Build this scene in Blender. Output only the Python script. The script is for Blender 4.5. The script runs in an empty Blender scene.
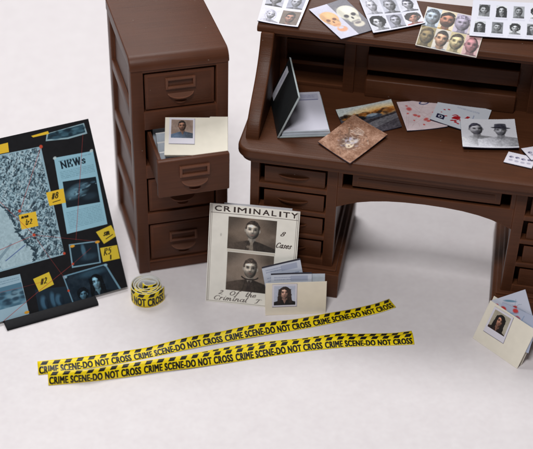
import bpy, bmesh, math, random
import numpy as np
from mathutils import Vector, Matrix

rnd = random.Random(7)
rng = np.random.default_rng(11)
scene = bpy.context.scene
COL = scene.collection

# ------------------------------------------------------------------ camera figures (solved from the photograph)
TH, ROLL = 0.64295, 0.03076
CAM = Vector((0.0, -40.046, 30.0))
DESK_O, DESK_YAW = Vector((-1.16107, -4.04113, 0)), -0.16754
CAB_O, CAB_YAW = Vector((-4.73049, -3.37754, 0)), 0.28884
HT = 6.18            # desk top height
HB = 9.35            # hutch top height


def desk_pt(u, v, z):
    c, s = math.cos(DESK_YAW), math.sin(DESK_YAW)
    return Vector((DESK_O.x + u*c - v*s, DESK_O.y + u*s + v*c, z))


def cab_pt(u, v, z):
    c, s = math.cos(CAB_YAW), math.sin(CAB_YAW)
    return Vector((CAB_O.x + u*c - v*s, CAB_O.y + u*s + v*c, z))


# ------------------------------------------------------------------ print canvas: draws the printed matter of the papers
def vnoise(h, w, cell, seed):
    g = np.random.default_rng(seed)
    gh, gw = int(h/cell)+3, int(w/cell)+3
    a = g.random((gh, gw)).astype(np.float32)
    y = np.arange(h)/cell
    x = np.arange(w)/cell
    yi, xi = y.astype(int), x.astype(int)
    fy, fx = (y-yi)[:, None], (x-xi)[None, :]
    fy, fx = fy*fy*(3-2*fy), fx*fx*(3-2*fx)
    A, B = a[yi][:, xi], a[yi][:, xi+1]
    C_, D = a[yi+1][:, xi], a[yi+1][:, xi+1]
    return A*(1-fx)*(1-fy)+B*fx*(1-fy)+C_*(1-fx)*fy+D*fx*fy


def fbm(h, w, cell, seed):
    return (vnoise(h, w, cell, seed)*.5 + vnoise(h, w, max(1.2, cell/2), seed+1)*.3 + vnoise(h, w, max(1.1, cell/4), seed+2)*.2)


_glyph = {}


def text_tris(s, shear=0.0, bold=0.0, track=1.0):
    key = (s, shear, bold, track)
    if key in _glyph:
        return _glyph[key]
    cu = bpy.data.curves.new('print_text', 'FONT')
    cu.body = s
    cu.shear = shear
    cu.space_character = track
    cu.fill_mode = 'FRONT'
    cu.resolution_u = 3
    ob = bpy.data.objects.new('print_text', cu)
    COL.objects.link(ob)
    dg = bpy.context.evaluated_depsgraph_get()
    ev = ob.evaluated_get(dg)
    me = ev.to_mesh()
    me.calc_loop_triangles()
    v = np.array([x.co[:2] for x in me.vertices], np.float32)
    t = np.array([x.vertices[:] for x in me.loop_triangles], int)
    ev.to_mesh_clear()
    bpy.data.objects.remove(ob)
    bpy.data.curves.remove(cu)
    v = v - v.min(0)
    ext = v.max(0)
    _glyph[key] = (v, t, ext)
    return _glyph[key]


class Canvas:
    """w x h in scene units, y up, colours 0-255 sRGB"""
    def __init__(s, w, h, ppu, bg):
        s.w, s.h, s.k = w, h, ppu
        s.W, s.H = max(8, int(round(w*ppu))), max(8, int(round(h*ppu)))
        s.a = np.empty((s.H, s.W, 3), np.float32)
        s.a[:] = np.array(bg, np.float32)/255
        s.clip = None

    def win(s, x0, y0, x1, y1):
        if s.clip:
            x0, y0, x1, y1 = max(x0, s.clip[0]), max(y0, s.clip[1]), min(x1, s.clip[2]), min(y1, s.clip[3])
        i0, i1 = max(0, int(math.floor(x0*s.k))), min(s.W, int(math.ceil(x1*s.k)))
        j0, j1 = max(0, int(math.floor(y0*s.k))), min(s.H, int(math.ceil(y1*s.k)))
        if i1 <= i0 or j1 <= j0:
            return None
        X = (np.arange(i0, i1)+.5)/s.k
        Y = (np.arange(j0, j1)+.5)/s.k
        return i0, i1, j0, j1, X[None, :], Y[:, None]

    def mix(s, w, m, c, al=1.0):
        i0, i1, j0, j1 = w[:4]
        m = (np.clip(m, 0, 1)*al)[..., None]
        s.a[j0:j1, i0:i1] = s.a[j0:j1, i0:i1]*(1-m) + np.array(c, np.float32)/255*m

    def rect(s, x0, y0, x1, y1, c, al=1.0):
        w = s.win(x0-.02, y0-.02, x1+.02, y1+.02)
        if w:
            X, Y = w[4], w[5]
            m = np.clip((X-x0)*s.k+.5, 0, 1)*np.clip((x1-X)*s.k+.5, 0, 1)*np.clip((Y-y0)*s.k+.5, 0, 1)*np.clip((y1-Y)*s.k+.5, 0, 1)
            s.mix(w, m, c, al)

    def ell(s, cx, cy, rx, ry, c, soft=.15, al=1.0, rot=0.0):
        R = max(rx, ry)*(1+soft)+1.5/s.k
        w = s.win(cx-R, cy-R, cx+R, cy+R)
        if w:
            X, Y = w[4]-cx, w[5]-cy
            co, si = math.cos(rot), math.sin(rot)
            a, b = (X*co+Y*si)/rx, (-X*si+Y*co)/ry
            r = np.sqrt(a*a+b*b)
            sf = max(soft, 1.0/(min(rx, ry)*s.k))
            s.mix(w, (1-r)/sf+.5, c, al)

    def poly(s, P, c, al=1.0):
        P = np.array(P, np.float32)
        w = s.win(P[:, 0].min()-.01, P[:, 1].min()-.01, P[:, 0].max()+.01, P[:, 1].max()+.01)
        if not w:
            return
        acc = 0
        for dx in (-.33, 0, .33):
            for dy in (-.33, 0, .33):
                X, Y = w[4]+dx/s.k, w[5]+dy/s.k
                ins = np.zeros((Y.shape[0], X.shape[1]), bool)
                n = len(P)
                for i in range(n):
                    (xa, ya), (xb, yb) = P[i], P[(i+1) % n]
                    if ya == yb:
                        continue
                    ins ^= ((ya > Y) != (yb > Y)) & (X < (xb-xa)*(Y-ya)/(yb-ya)+xa)
                acc = acc+ins/9.0
        s.mix(w, acc, c, al)

    def line(s, pts, wd, c, al=1.0, nib=False):
        for (xa, ya), (xb, yb) in zip(pts[:-1], pts[1:]):
            L = math.hypot(xb-xa, yb-ya) or 1e-6
            h = wd/2*((.35+.8*abs(yb-ya)/L) if nib else 1)
            w = s.win(min(xa, xb)-h-.03, min(ya, yb)-h-.03, max(xa, xb)+h+.03, max(ya, yb)+h+.03)
            if not w:
                continue
            X, Y = w[4], w[5]
            t = np.clip(((X-xa)*(xb-xa)+(Y-ya)*(yb-ya))/L**2, 0, 1)
            d = np.sqrt((X-xa-t*(xb-xa))**2+(Y-ya-t*(yb-ya))**2)
            hh = max(h, .45/s.k)
            s.mix(w, (hh-d)*s.k+.5, c, al*min(1, h/hh))

    def text(s, t, x, y, h, c, width=None, bold=0.0, shear=0.0, al=1.0, track=1.0):
        v, tr, e = text_tris(t, shear, 0, track)
        sy = h/e[1]
        sx = (width/e[0]) if width else sy
        P = v*np.array([sx, sy])+np.array([x, y])
        w = s.win(x-.02, y-.02, x+e[0]*sx+.02, y+h+.02)
        if not w:
            return
        i0, i1, j0, j1 = w[:4]
        SS = 3
        M = np.zeros(((j1-j0)*SS, (i1-i0)*SS), bool)
        Q = (P*s.k-np.array([i0, j0]))*SS
        for a, b, d in tr:
            p = Q[[a, b, d]]
            mx, Mx = max(0, int(p[:, 0].min()-1)), min(M.shape[1], int(p[:, 0].max()+2))
            my, My = max(0, int(p[:, 1].min()-1)), min(M.shape[0], int(p[:, 1].max()+2))
            if Mx <= mx or My <= my:
                continue
            X = (np.arange(mx, Mx)+.5)[None, :]
            Y = (np.arange(my, My)+.5)[:, None]
            def ed(p0, p1):
                return (p1[0]-p0[0])*(Y-p0[1])-(p1[1]-p0[1])*(X-p0[0])
            e0, e1, e2 = ed(p[0], p[1]), ed(p[1], p[2]), ed(p[2], p[0])
            M[my:My, mx:Mx] |= ((e0 >= 0) & (e1 >= 0) & (e2 >= 0)) | ((e0 <= 0) & (e1 <= 0) & (e2 <= 0))
        r = int(round(bold*s.k*SS))
        for ax in (0, 1):
            D = M.copy()
            for k in range(1, r+1):
                D |= np.roll(M, k, ax) | np.roll(M, -k, ax)
            M = D
        m = M.reshape(j1-j0, SS, i1-i0, SS).mean((1, 3))
        s.mix(w, m, c, al)

    def blur(s, r, x0=0, y0=0, x1=None, y1=None):
        w = s.win(x0, y0, x1 or s.w, y1 or s.h)
        if not w:
            return
        i0, i1, j0, j1 = w[:4]
        A = s.a[j0:j1, i0:i1]
        n = max(1, int(round(r*s.k)))
        for _ in range(2):
            for ax in (0, 1):
                pad = [(0, 0)]*3
                pad[ax] = (n, n)
                P = np.pad(A, pad, mode='edge')
                A = sum(np.take(P, range(k, k+A.shape[ax]), ax) for k in range(2*n+1))/(2*n+1)
        s.a[j0:j1, i0:i1] = A

    def grain(s, amp, cell=1.5, seed=1, x0=0, y0=0, x1=None, y1=None, mono=True):
        w = s.win(x0, y0, x1 or s.w, y1 or s.h)
        if w:
            i0, i1, j0, j1 = w[:4]
            n = fbm(j1-j0, i1-i0, cell, seed)[..., None]-.5
            s.a[j0:j1, i0:i1] = np.clip(s.a[j0:j1, i0:i1]+n*amp, 0, 1)

    def lines(s, x0, y0, x1, y1, n, c, seed=1, th=.45, al=.6):
        g = random.Random(seed)
        for i in range(n):
            y = y1-(i+.5)*(y1-y0)/n
            x = x0
            while x < x1:
                L = g.uniform(.04, .16)*(x1-x0)
                s.rect(x, y-th*(y1-y0)/n/2, min(x1, x+L), y+th*(y1-y0)/n/2, c, al*g.uniform(.6, 1))
                x += L+.018*(x1-x0)

    def image(s, name):
        im = bpy.data.images.new(name, s.W, s.H, alpha=False)
        px = np.ones((s.H, s.W, 4), np.float32)
        px[..., :3] = np.clip(s.a, 0, 1)
        im.pixels.foreach_set(px.ravel())
        im.update()
        im.pack()
        return im


def tone(c, f):
    return tuple(min(255, max(0, x*f)) for x in c)


def face(c, x, y, s, skin=(200, 160, 135), hair=(40, 32, 28), cloth=(60, 60, 70), bg=None, box=None,
         style='short', beard=0.0, hat=False, seed=0, al=1.0, soft=.22, turn=0.0, lapel=None):
    """printed portrait: head centred on x,y and s tall, clipped to box"""
    old = c.clip
    if box:
        c.clip = box
        if bg:
            c.rect(*box, bg)
            c.grain(.14, max(2, .5*s*c.k), seed+5, *box)
    w = c.win(x-1.3*s, y-1.7*s, x+1.3*s, y+.95*s)
    if not w:
        c.clip = old
        return
    i0, i1, j0, j1 = w[:4]
    g = random.Random(seed*13+int(x*97)+int(y*31)+len(style))
    til = g.uniform(-.08, .08)
    U0, V0 = (w[4]-x)/s+0*w[5], (w[5]-y)/s+0*w[4]
    U = U0*math.cos(til)+V0*math.sin(til)
    V = -U0*math.sin(til)+V0*math.cos(til)
    A = c.a[j0:j1, i0:i1]
    sh = np.array(A.shape[:2])
    px = 1.0/(s*c.k)                                  # one pixel in head units

    def edge(d, k=1.0):                               # signed distance -> soft mask
        return np.clip(.5-d/(2*max(px*.7, .012*k)), 0, 1)

    def G(u, v, a, b):
        return np.exp(-((U-u)/a)**2-((V-v)/b)**2)
    n1 = fbm(sh[0], sh[1], max(1.5, .10*s*c.k), seed+17)-.5
    n2 = fbm(sh[0], sh[1], max(1.2, .035*s*c.k), seed+27)-.5

    def put(m, col):
        nonlocal A
        m = (np.clip(m, 0, 1)*al)[..., None]
        col = np.asarray(col, np.float32)
        A = A*(1-m)+col*m
    skin_, hair_, cloth_ = (np.array(q, np.float32)/255 for q in (skin, hair, cloth))
    wv = g.uniform(.86, 1.1)
    hl = g.uniform(.30, .38)
    es = g.uniform(.135, .155)
    # hair falling behind
    if style == 'long':
        hw = .50+.10*np.clip(-V, 0, 1)+n1*.14
        put(edge(np.where(V > 0, np.sqrt((U/.5)**2+(V/.57)**2)*.5-.5, np.abs(U)-hw)+n1*.03)*edge(-1.15-V+n1*.3), hair_*(.75+1.6*n2+.5*np.clip(.3-np.abs(U+.3), 0, 1))[..., None])
    if style == 'full':
        put(edge(np.sqrt((U/.54)**2+((V-.12)/.56)**2)-1+n1*.3, 2), hair_*(.8+1.8*n2)[..., None])
    # shoulders, neck
    top = -.60-.30*np.clip(np.abs(U)-.2, 0, 2)**1.1+n1*.03
    put(edge(np.abs(U)-.20-.1*np.clip(-.5-V, 0, 1))*edge(V+.28)*edge(-1.0-V), skin_*(.55+.15*(U < 0))[..., None])
    cs = (.8+.35*np.clip(-U, -.6, .6)+.35*n1+.22*n2-.25*G(0, -.7, .3, .12))
    put(edge(V-top)*edge(np.clip(.14+.40*(V+.62), 0, .2)-np.abs(U), 1), cloth_*cs[..., None])
    if lapel:
        lc = np.array(lapel, np.float32)/255
        put(edge(np.abs(U)-.10+.13*(V+.95))*edge(V+.66)*.9, lc*(.9+.4*n1)[..., None])
        for d in (-1, 1):
            put(.6*edge(np.abs(U-d*(.22-.22*(V+.75)))-.02)*edge(V+.66), cloth_*.45)
    # head
    hw = .345*wv*np.where(V > -.03, np.sqrt(np.clip(1-((V+.03)/.56)**2, 0, 1)), np.clip(1-(np.clip(-.03-V, 0, 1)/.47)**3.0, 0, 1)**.5)*np.where(V < -.05, 1-.32*np.clip(-.05-V, 0, .45), 1)+1e-4
    inside = edge((np.abs(U)-hw))*edge(np.abs(V)-.53)
    for d in (-1, 1):
        put(edge(np.sqrt(((U-d*.36*wv)/.06)**2+((V+.01)/.11)**2)-1, 4) if style != 'long' else np.zeros(sh), skin_*.7)
    nx, ny = np.clip(U/np.maximum(hw, .02), -1, 1), np.clip(V/.55, -1, 1)
    nz = np.sqrt(np.clip(1-nx*nx*.95-ny*ny*.7, .02, 1))
    lit = np.clip(-.42*nx+.34*ny+.82*nz, 0, 1)
    k = .22+.92*lit
    t = turn
    for d in (-1, 1):
        k = k*(1-.55*G(d*es+t, .055, .09, .06))*(1-.16*G(d*.23+t, -.2, .07, .14))
    k = k*(1-.32*G(.055+t*1.4, -.04, .035, .12))*(1-.6*G(t*1.4, -.145, .07, .028))*(1-.22*G(t, -.20, .05, .03))*(1-.35*G(t, -.335, .07, .022))
    k = k+.14*G(-.03+t, .27, .17, .10)+.20*G(-.012+t*1.4, -.03, .022, .11)+.10*G(-.17+t, -.08, .07, .06)+.08*G(.15+t, -.08, .06, .05)+.10*G(t, -.42, .07, .04)
    col = skin_*np.clip(k+.12*n2+.08*n1, .05, 1.35)[..., None]
    stub = g.uniform(0, .28) if style == 'short' and al > .8 else 0
    col = col*(1-stub*np.clip(1.4*G(t, -.34, .27, .16)-.8*G(t, -.262, .08, .03), 0, 1))[..., None]
    bag = g.uniform(0, .18)
    for d in (-1, 1):
        col = col*(1-bag*G(d*es+t, -.025, .06, .025)-.10*G(d*.12+t, -.17, .02, .07))[..., None]
    put(inside, col)
    lipc = skin_*np.array([.72, .48, .47]) if max(skin)-min(skin) > 24 else skin_*.5
    put(inside*.85*G(t, -.262, .105*g.uniform(.8, 1.15), .028), lipc)
    put(inside*.9*G(t, -.25, .10, .013), skin_*.22)
    for d in (-1, 1):
        put(inside*.9*np.clip(1.4*G(d*es+t, .045, .06, .026), 0, 1), skin_*.10)
        put(inside*.5*G(d*es+t-.03, .04, .018, .012), skin_*1.15)
        put(inside*.85*np.clip(1.2*G(d*(es+.012)+t, .125+g.uniform(-.01, .012), .092, .028), 0, 1), hair_*.5)
    if beard > 0:
        bm = np.clip(1.5*G(t, -.36, .26, .17)+1.2*G(t, -.2, .12, .03)-1.1*G(t, -.262, .075, .03), 0, 1)
        put(inside*bm*beard*(.85+.8*n2), hair_*(.9+1.2*n2)[..., None])
    # hair in front
    if style in ('short', 'long', 'full'):
        cap = {'short': (.385*wv, .50), 'long': (.44, .50), 'full': (.46, .54)}[style]
        out = np.sqrt((U/cap[0])**2+((V-.08)/cap[1])**2)-1+n1*.10
        part = g.uniform(-.16, .16)
        line = hl+.35*part*U-1.1*(np.abs(U+part))**2.2*(1 if style == 'short' else 2.6)+n1*.10
        m = edge(out, 2)*edge(line-V, 3)
        if style == 'short':
            m = np.maximum(m, edge(np.abs(U)-hw-.035, 2)*edge(.30*wv-np.abs(U), 2)*edge(.06-V, 2)*edge(V-.4, 2))
        shine = .8+1.9*n2+.45*G(-.16, .45, .16, .09)
        put(m, np.clip(hair_*np.clip(shine, .2, 2)[..., None], 0, 1))
    if style == 'long':
        for d in (-1, 1):
            cx = d*(.37+.10*np.clip(-V, 0, 1))
            put(edge(np.abs(U-cx)-.12-n1*.12, 2)*edge(V-.35)*edge(-.95-V+n1*.3, 3), hair_*np.clip(.85+2.0*n2+.4*G(cx, -.3, .05, .3), .2, 2)[..., None])
    if hat:
        put(edge(np.abs(U)-.34+.10*(V-.3))*edge(.24-V)*edge(V-.66+.5*U*U), hair_*(.75+.3*np.clip(-U, -.4, .4)+.5*n1)[..., None])
        put(edge(np.sqrt(((U-.02)/.54)**2+((V-.24+.10*U)/.085)**2)-1, 4), hair_*(.6+.4*n1)[..., None])
    c.a[j0:j1, i0:i1] = np.clip(A, 0, 1)
    c.clip = old


def portrait_cell(c, x0, y0, x1, y1, **k):
    w, h = x1-x0, y1-y0
    s = k.pop('s', .62)*h
    gr = k.pop('gr', .06)
    face(c, x0+w*k.pop('cx', .5), y0+h*k.pop('cy', .56), s, box=(x0, y0, x1, y1), **k)
    c.grain(gr, 2.2, int(x0*991+y0*77)+3, x0, y0, x1, y1)
    c.grain(gr, 7, int(x0*91+y0*177)+5, x0, y0, x1, y1)


def mono(g, warm=0):
    return (g, g-warm*.4, g-warm)


# hand lettering as pen strokes
def arc(cx, cy, rx, ry, a0, a1, n=14):
    return [(cx+rx*math.cos(math.radians(a0+(a1-a0)*i/n)), cy+ry*math.sin(math.radians(a0+(a1-a0)*i/n))) for i in range(n+1)]


PEN = {
 'C': (1.0, [[(.86, 1.3)]+arc(.52, .75, .46, .78, 45, 318)]), 'a': (.85, [arc(.36, .5, .31, .48, 20, 370), [(.68, 1), (.63, .2), (.74, 0), (.92, .2)]]),
 's': (.7, [[(.62, .8), (.45, 1), (.2, .82), (.3, .55), (.55, .35), (.5, .08), (.25, 0), (.05, .18)]]),
 'e': (.72, [[(.05, .42), (.5, .55), (.62, .8), (.42, 1), (.15, .8), (.06, .4), (.2, .05), (.45, 0), (.72, .3)]]),
 'O': (1.1, [arc(.5, .75, .46, .8, 70, 430)]), 'f': (.6, [[(.75, 1.85), (.55, 2), (.38, 1.6), (.28, 0), (.15, -.7), (0, -.6)], [(.05, .95), (.6, 1)]]),
 't': (.55, [[(.3, 1.7), (.24, .2), (.4, 0), (.58, .2)], [(.02, 1.1), (.58, 1.15)]]),
 'h': (.85, [[(.2, 1.95), (.12, 0)], [(.14, .5), (.4, 1), (.6, .85), (.55, .15), (.68, 0), (.85, .2)]]),
 'r': (.62, [[(.12, 1), (.1, 0)], [(.12, .55), (.36, 1), (.58, .9)]]), 'i': (.42, [[(.15, 1), (.12, .15), (.25, 0), (.42, .2)], [(.16, 1.45), (.2, 1.52)]]),
 'm': (1.2, [[(.1, 1), (.08, 0)], [(.1, .6), (.32, 1), (.45, .8), (.42, 0)], [(.45, .6), (.68, 1), (.84, .8), (.8, .15), (.95, 0), (1.1, .2)]]),
 'n': (.85, [[(.1, 1), (.08, 0)], [(.1, .6), (.38, 1), (.56, .8), (.52, .15), (.66, 0), (.82, .2)]]),
 'l': (.42, [[(.2, 1.95), (.12, .2), (.25, 0), (.42, .2)]]), '2': (.85, [[(.1, 1.2), (.3, 1.55), (.6, 1.35), (.5, .8), (.05, .05), (.35, .15), (.8, 0)]]),
 'T': (1.0, [[(.05, 1.35), (.35, 1.6), (1.1, 1.55)], [(.62, 1.55), (.48, .2), (.2, 0)]]), '8': (.8, [arc(.4, 1.18, .26, .36, -90, 270), arc(.38, .4, .32, .42, 90, 450)]),
 '#': (.9, [[(.3, 1.4), (.2, 0)], [(.65, 1.4), (.55, 0)], [(.05, .95), (.85, 1)], [(0, .45), (.8, .5)]]), 'R': (.9, [[(.15, 1.5), (.1, 0)], [(.1, 1.45), (.6, 1.5), (.7, 1.1), (.15, .8), (.75, 0)]]),
 '4': (.9, [[(.5, 1.5), (.05, .55), (.8, .6)], [(.6, 1.1), (.55, 0)]]), '5': (.8, [[(.7, 1.5), (.2, 1.45), (.15, .9), (.55, .95), (.65, .4), (.3, 0), (.05, .15)]]),
 ' ': (.6, []),
 'N': (1.0, [[(.12, 0), (.12, 1.5)], [(.1, 1.5), (.8, 0)], [(.8, 0), (.8, 1.5)], [(-.02, 0), (.26, 0)], [(-.02, 1.5), (.24, 1.5)], [(.66, 1.5), (.94, 1.5)]]),
 'E': (.9, [[(.14, 0), (.14, 1.5)], [(0, 0), (.72, 0), (.74, .3)], [(0, 1.5), (.7, 1.5), (.7, 1.22)], [(.14, .78), (.5, .78)], [(.5, .62), (.5, .95)]]),
 'W': (1.3, [[(.1, 1.5), (.38, 0)], [(.38, 0), (.65, 1.5)], [(.65, 1.5), (.9, 0)], [(.9, 0), (1.18, 1.5)], [(-.02, 1.5), (.24, 1.5)], [(1.04, 1.5), (1.3, 1.5)]]),
}


def pen(c, t, x, y, xh, col, wd, slant=.35, sx=1.0, al=1.0, nib=True):
    for ch in t:
        adv, st = PEN[ch]
        for q in st:
            c.line([(x+(px*sx+slant*py)*xh, y+py*xh) for px, py in q], wd, col, al, nib)
        x += (adv*sx+.14)*xh
    return x


# ------------------------------------------------------------------ materials
def new_mat(name):
    m = bpy.data.materials.new(name)
    m.use_nodes = True
    nt = m.node_tree
    return m, nt, nt.nodes['Principled BSDF']


def printed_plastic(name, base, rough=.42, dust=1.0):
    m, nt, b = new_mat(name)
    N, L = nt.nodes, nt.links
    tc = N.new('ShaderNodeTexCoord')
    n1 = N.new('ShaderNodeTexNoise'); n1.inputs['Scale'].default_value = .9; n1.inputs['Detail'].default_value = 6
    mp = N.new('ShaderNodeMapping'); mp.inputs['Scale'].default_value = (.35, 9, 16)
    n2 = N.new('ShaderNodeTexNoise'); n2.inputs['Scale'].default_value = 1.0; n2.inputs['Detail'].default_value = 5; n2.inputs['Roughness'].default_value = .6
    L.new(tc.outputs['Object'], n1.inputs['Vector'])
    L.new(tc.outputs['Object'], mp.inputs['Vector'])
    L.new(mp.outputs[0], n2.inputs['Vector'])
    cr = N.new('ShaderNodeValToRGB')
    cr.color_ramp.elements[0].position = .3; cr.color_ramp.elements[1].position = .72
    cr.color_ramp.elements[0].color = (*[x*.78 for x in base], 1)
    cr.color_ramp.elements[1].color = (*[x*1.22 for x in base], 1)
    ad = N.new('ShaderNodeMath'); ad.operation = 'ADD'
    s1 = N.new('ShaderNodeMath'); s1.operation = 'MULTIPLY'; s1.inputs[1].default_value = .45
    s2 = N.new('ShaderNodeMath'); s2.operation = 'MULTIPLY'; s2.inputs[1].default_value = .55
    L.new(n1.outputs['Fac'], s1.inputs[0]); L.new(n2.outputs['Fac'], s2.inputs[0])
    L.new(s1.outputs[0], ad.inputs[0]); L.new(s2.outputs[0], ad.inputs[1])
    L.new(ad.outputs[0], cr.inputs['Fac'])
    # dust specks
    vo = N.new('ShaderNodeTexVoronoi'); vo.inputs['Scale'].default_value = 2.9
    L.new(tc.outputs['Object'], vo.inputs['Vector'])
    lt = N.new('ShaderNodeMath'); lt.operation = 'LESS_THAN'; lt.inputs[1].default_value = .055
    L.new(vo.outputs['Distance'], lt.inputs[0])
    wn = N.new('ShaderNodeSeparateColor'); L.new(vo.outputs['Color'], wn.inputs[0])
    g2 = N.new('ShaderNodeMath'); g2.operation = 'GREATER_THAN'; g2.inputs[1].default_value = .72
    L.new(wn.outputs[0], g2.inputs[0])
    mu = N.new('ShaderNodeMath'); mu.operation = 'MULTIPLY'; L.new(lt.outputs[0], mu.inputs[0]); L.new(g2.outputs[0], mu.inputs[1])
    mu2 = N.new('ShaderNodeMath'); mu2.operation = 'MULTIPLY'; mu2.inputs[1].default_value = .35*dust; L.new(mu.outputs[0], mu2.inputs[0])
    mx = N.new('ShaderNodeMix'); mx.data_type = 'RGBA'
    L.new(mu2.outputs[0], mx.inputs['Factor']); L.new(cr.outputs['Color'], mx.inputs[6]); mx.inputs[7].default_value = (.42, .36, .32, 1)
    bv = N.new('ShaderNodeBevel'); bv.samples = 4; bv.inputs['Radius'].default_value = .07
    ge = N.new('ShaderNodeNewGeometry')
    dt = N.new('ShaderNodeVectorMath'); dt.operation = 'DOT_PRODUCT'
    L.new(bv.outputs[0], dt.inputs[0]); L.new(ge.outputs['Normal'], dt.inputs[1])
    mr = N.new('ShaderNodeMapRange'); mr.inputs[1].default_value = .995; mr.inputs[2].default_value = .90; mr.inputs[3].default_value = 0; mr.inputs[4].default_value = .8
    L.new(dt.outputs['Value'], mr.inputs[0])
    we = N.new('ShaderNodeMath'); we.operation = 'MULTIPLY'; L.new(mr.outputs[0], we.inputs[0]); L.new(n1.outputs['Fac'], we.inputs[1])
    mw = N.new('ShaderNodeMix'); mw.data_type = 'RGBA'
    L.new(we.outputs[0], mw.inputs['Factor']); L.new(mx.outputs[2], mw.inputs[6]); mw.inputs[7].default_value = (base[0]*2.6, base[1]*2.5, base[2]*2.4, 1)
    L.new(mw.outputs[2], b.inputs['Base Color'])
    b.inputs['Roughness'].default_value = rough
    b.inputs['Specular IOR Level'].default_value = .21
    # layer lines of the printing and a fine grain
    mp3 = N.new('ShaderNodeMapping'); mp3.inputs['Scale'].default_value = (.12, 11, 19)
    n4 = N.new('ShaderNodeTexNoise'); n4.inputs['Scale'].default_value = 1.6; n4.inputs['Detail'].default_value = 2
    L.new(tc.outputs['Object'], mp3.inputs['Vector']); L.new(mp3.outputs[0], n4.inputs['Vector'])
    n3 = N.new('ShaderNodeTexNoise'); n3.inputs['Scale'].default_value = 28; n3.inputs['Detail'].default_value = 3
    L.new(tc.outputs['Object'], n3.inputs['Vector'])
    b1 = N.new('ShaderNodeBump'); b1.inputs['Strength'].default_value = .2; b1.inputs['Distance'].default_value = .03
    b2 = N.new('ShaderNodeBump'); b2.inputs['Strength'].default_value = .25; b2.inputs['Distance'].default_value = .012
    L.new(n4.outputs['Fac'], b1.inputs['Height']); L.new(n3.outputs['Fac'], b2.inputs['Height'])
    L.new(b1.outputs[0], b2.inputs['Normal']); L.new(b2.outputs[0], b.inputs['Normal'])
    return m


def plain(name, col, rough=.6, var=.08, scale=6, bump=.0, spec=.4):
    m, nt, b = new_mat(name)
    N, L = nt.nodes, nt.links
    tc = N.new('ShaderNodeTexCoord')
    n = N.new('ShaderNodeTexNoise'); n.inputs['Scale'].default_value = scale; n.inputs['Detail'].default_value = 5
    L.new(tc.outputs['Object'], n.inputs['Vector'])
    cr = N.new('ShaderNodeValToRGB')
    cr.color_ramp.elements[0].position = .3; cr.color_ramp.elements[1].position = .7
    cr.color_ramp.elements[0].color = (*[x*(1-var) for x in col], 1); cr.color_ramp.elements[1].color = (*[min(1, x*(1+var)) for x in col], 1)
    L.new(n.outputs['Fac'], cr.inputs['Fac']); L.new(cr.outputs['Color'], b.inputs['Base Color'])
    b.inputs['Roughness'].default_value = rough
    b.inputs['Specular IOR Level'].default_value = spec
    if bump:
        bp = N.new('ShaderNodeBump'); bp.inputs['Strength'].default_value = bump; bp.inputs['Distance'].default_value = .02
        L.new(n.outputs['Fac'], bp.inputs['Height']); L.new(bp.outputs[0], b.inputs['Normal'])
    return m


def printed(name, cv, rough=.45, spec=.4, repeat=False):
    m, nt, b = new_mat(name)
    t = nt.nodes.new('ShaderNodeTexImage')
    t.image = cv.image(name)
    t.interpolation = 'Cubic'
    t.extension = 'REPEAT' if repeat else 'EXTEND'
    nt.links.new(t.outputs['Color'], b.inputs['Base Color'])
    b.inputs['Roughness'].default_value = rough
    b.inputs['Specular IOR Level'].default_value = spec
    n = nt.nodes.new('ShaderNodeTexNoise'); n.inputs['Scale'].default_value = 9; n.inputs['Detail'].default_value = 4
    tc = nt.nodes.new('ShaderNodeTexCoord'); nt.links.new(tc.outputs['Object'], n.inputs['Vector'])
    bp = nt.nodes.new('ShaderNodeBump'); bp.inputs['Strength'].default_value = .12; bp.inputs['Distance'].default_value = .02
    nt.links.new(n.outputs['Fac'], bp.inputs['Height']); nt.links.new(bp.outputs[0], b.inputs['Normal'])
    return m


M_BROWN = printed_plastic('brown printed plastic', (.088, .0305, .0150), .42)
M_BROWN2 = printed_plastic('brown printed plastic of desk', (.082, .0285, .0125), .42)
M_HARD = printed_plastic('lighter brown hardware', (.135, .054, .031), .38, 0)
M_PAPER_LIT = plain('white paper toned as lit', (.86, .86, .86), .7, .02)
M_PAPER = plain('white paper', (.72, .71, .74), .7, .03)
M_PAPER_B = plain('bluish white paper', (.60, .66, .74), .6, .05)
M_DARKEDGE = plain('dark cut edge of photo paper', (.05, .045, .075), .6, .1)
M_GREYEDGE = plain('grey cut edge of paper', (.30, .30, .36), .6, .1)
M_MANILA = plain('manila card', (.90, .81, .66), .65, .03, 3, .1)
M_MANILA_P = plain('pale manila card', (.87, .81, .69), .65, .03, 3, .1)
M_BLACK = plain('black plastic', (.010, .010, .012), .6, .15, 8, .1, .14)
M_BLACKCOVER = plain('black leatherette', (.010, .011, .012), .5, .2, 14, .2)
M_TRIM = plain('pale cut edge of notebook', (.42, .47, .48), .5, .08)
M_TAPEBACK = plain('white back of tape', (.66, .66, .66), .5, .06)


# ------------------------------------------------------------------ mesh helpers
def link(name, me, parent=None, mats=(), loc=None, rotz=0.0):
    o = bpy.data.objects.new(name, me)
    COL.objects.link(o)
    for m in mats:
        me.materials.append(m)
    if parent is not None:
        o.parent = parent
    if loc is not None:
        o.location = loc
    o.rotation_euler[2] = rotz
    return o


def tag(o, label=None, cat=None, group=None, kind=None):
    for k, v in (('label', label), ('category', cat), ('group', group), ('kind', kind)):
        if v:
            o[k] = v
    return o


def thing(name, label, cat, loc=(0, 0, 0), rotz=0.0, group=None):
    o = bpy.data.objects.new(name, None)
    o.empty_display_size = .3
    COL.objects.link(o)
    o.location = loc
    o.rotation_euler[2] = rotz
    return tag(o, label, cat, group)


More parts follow.
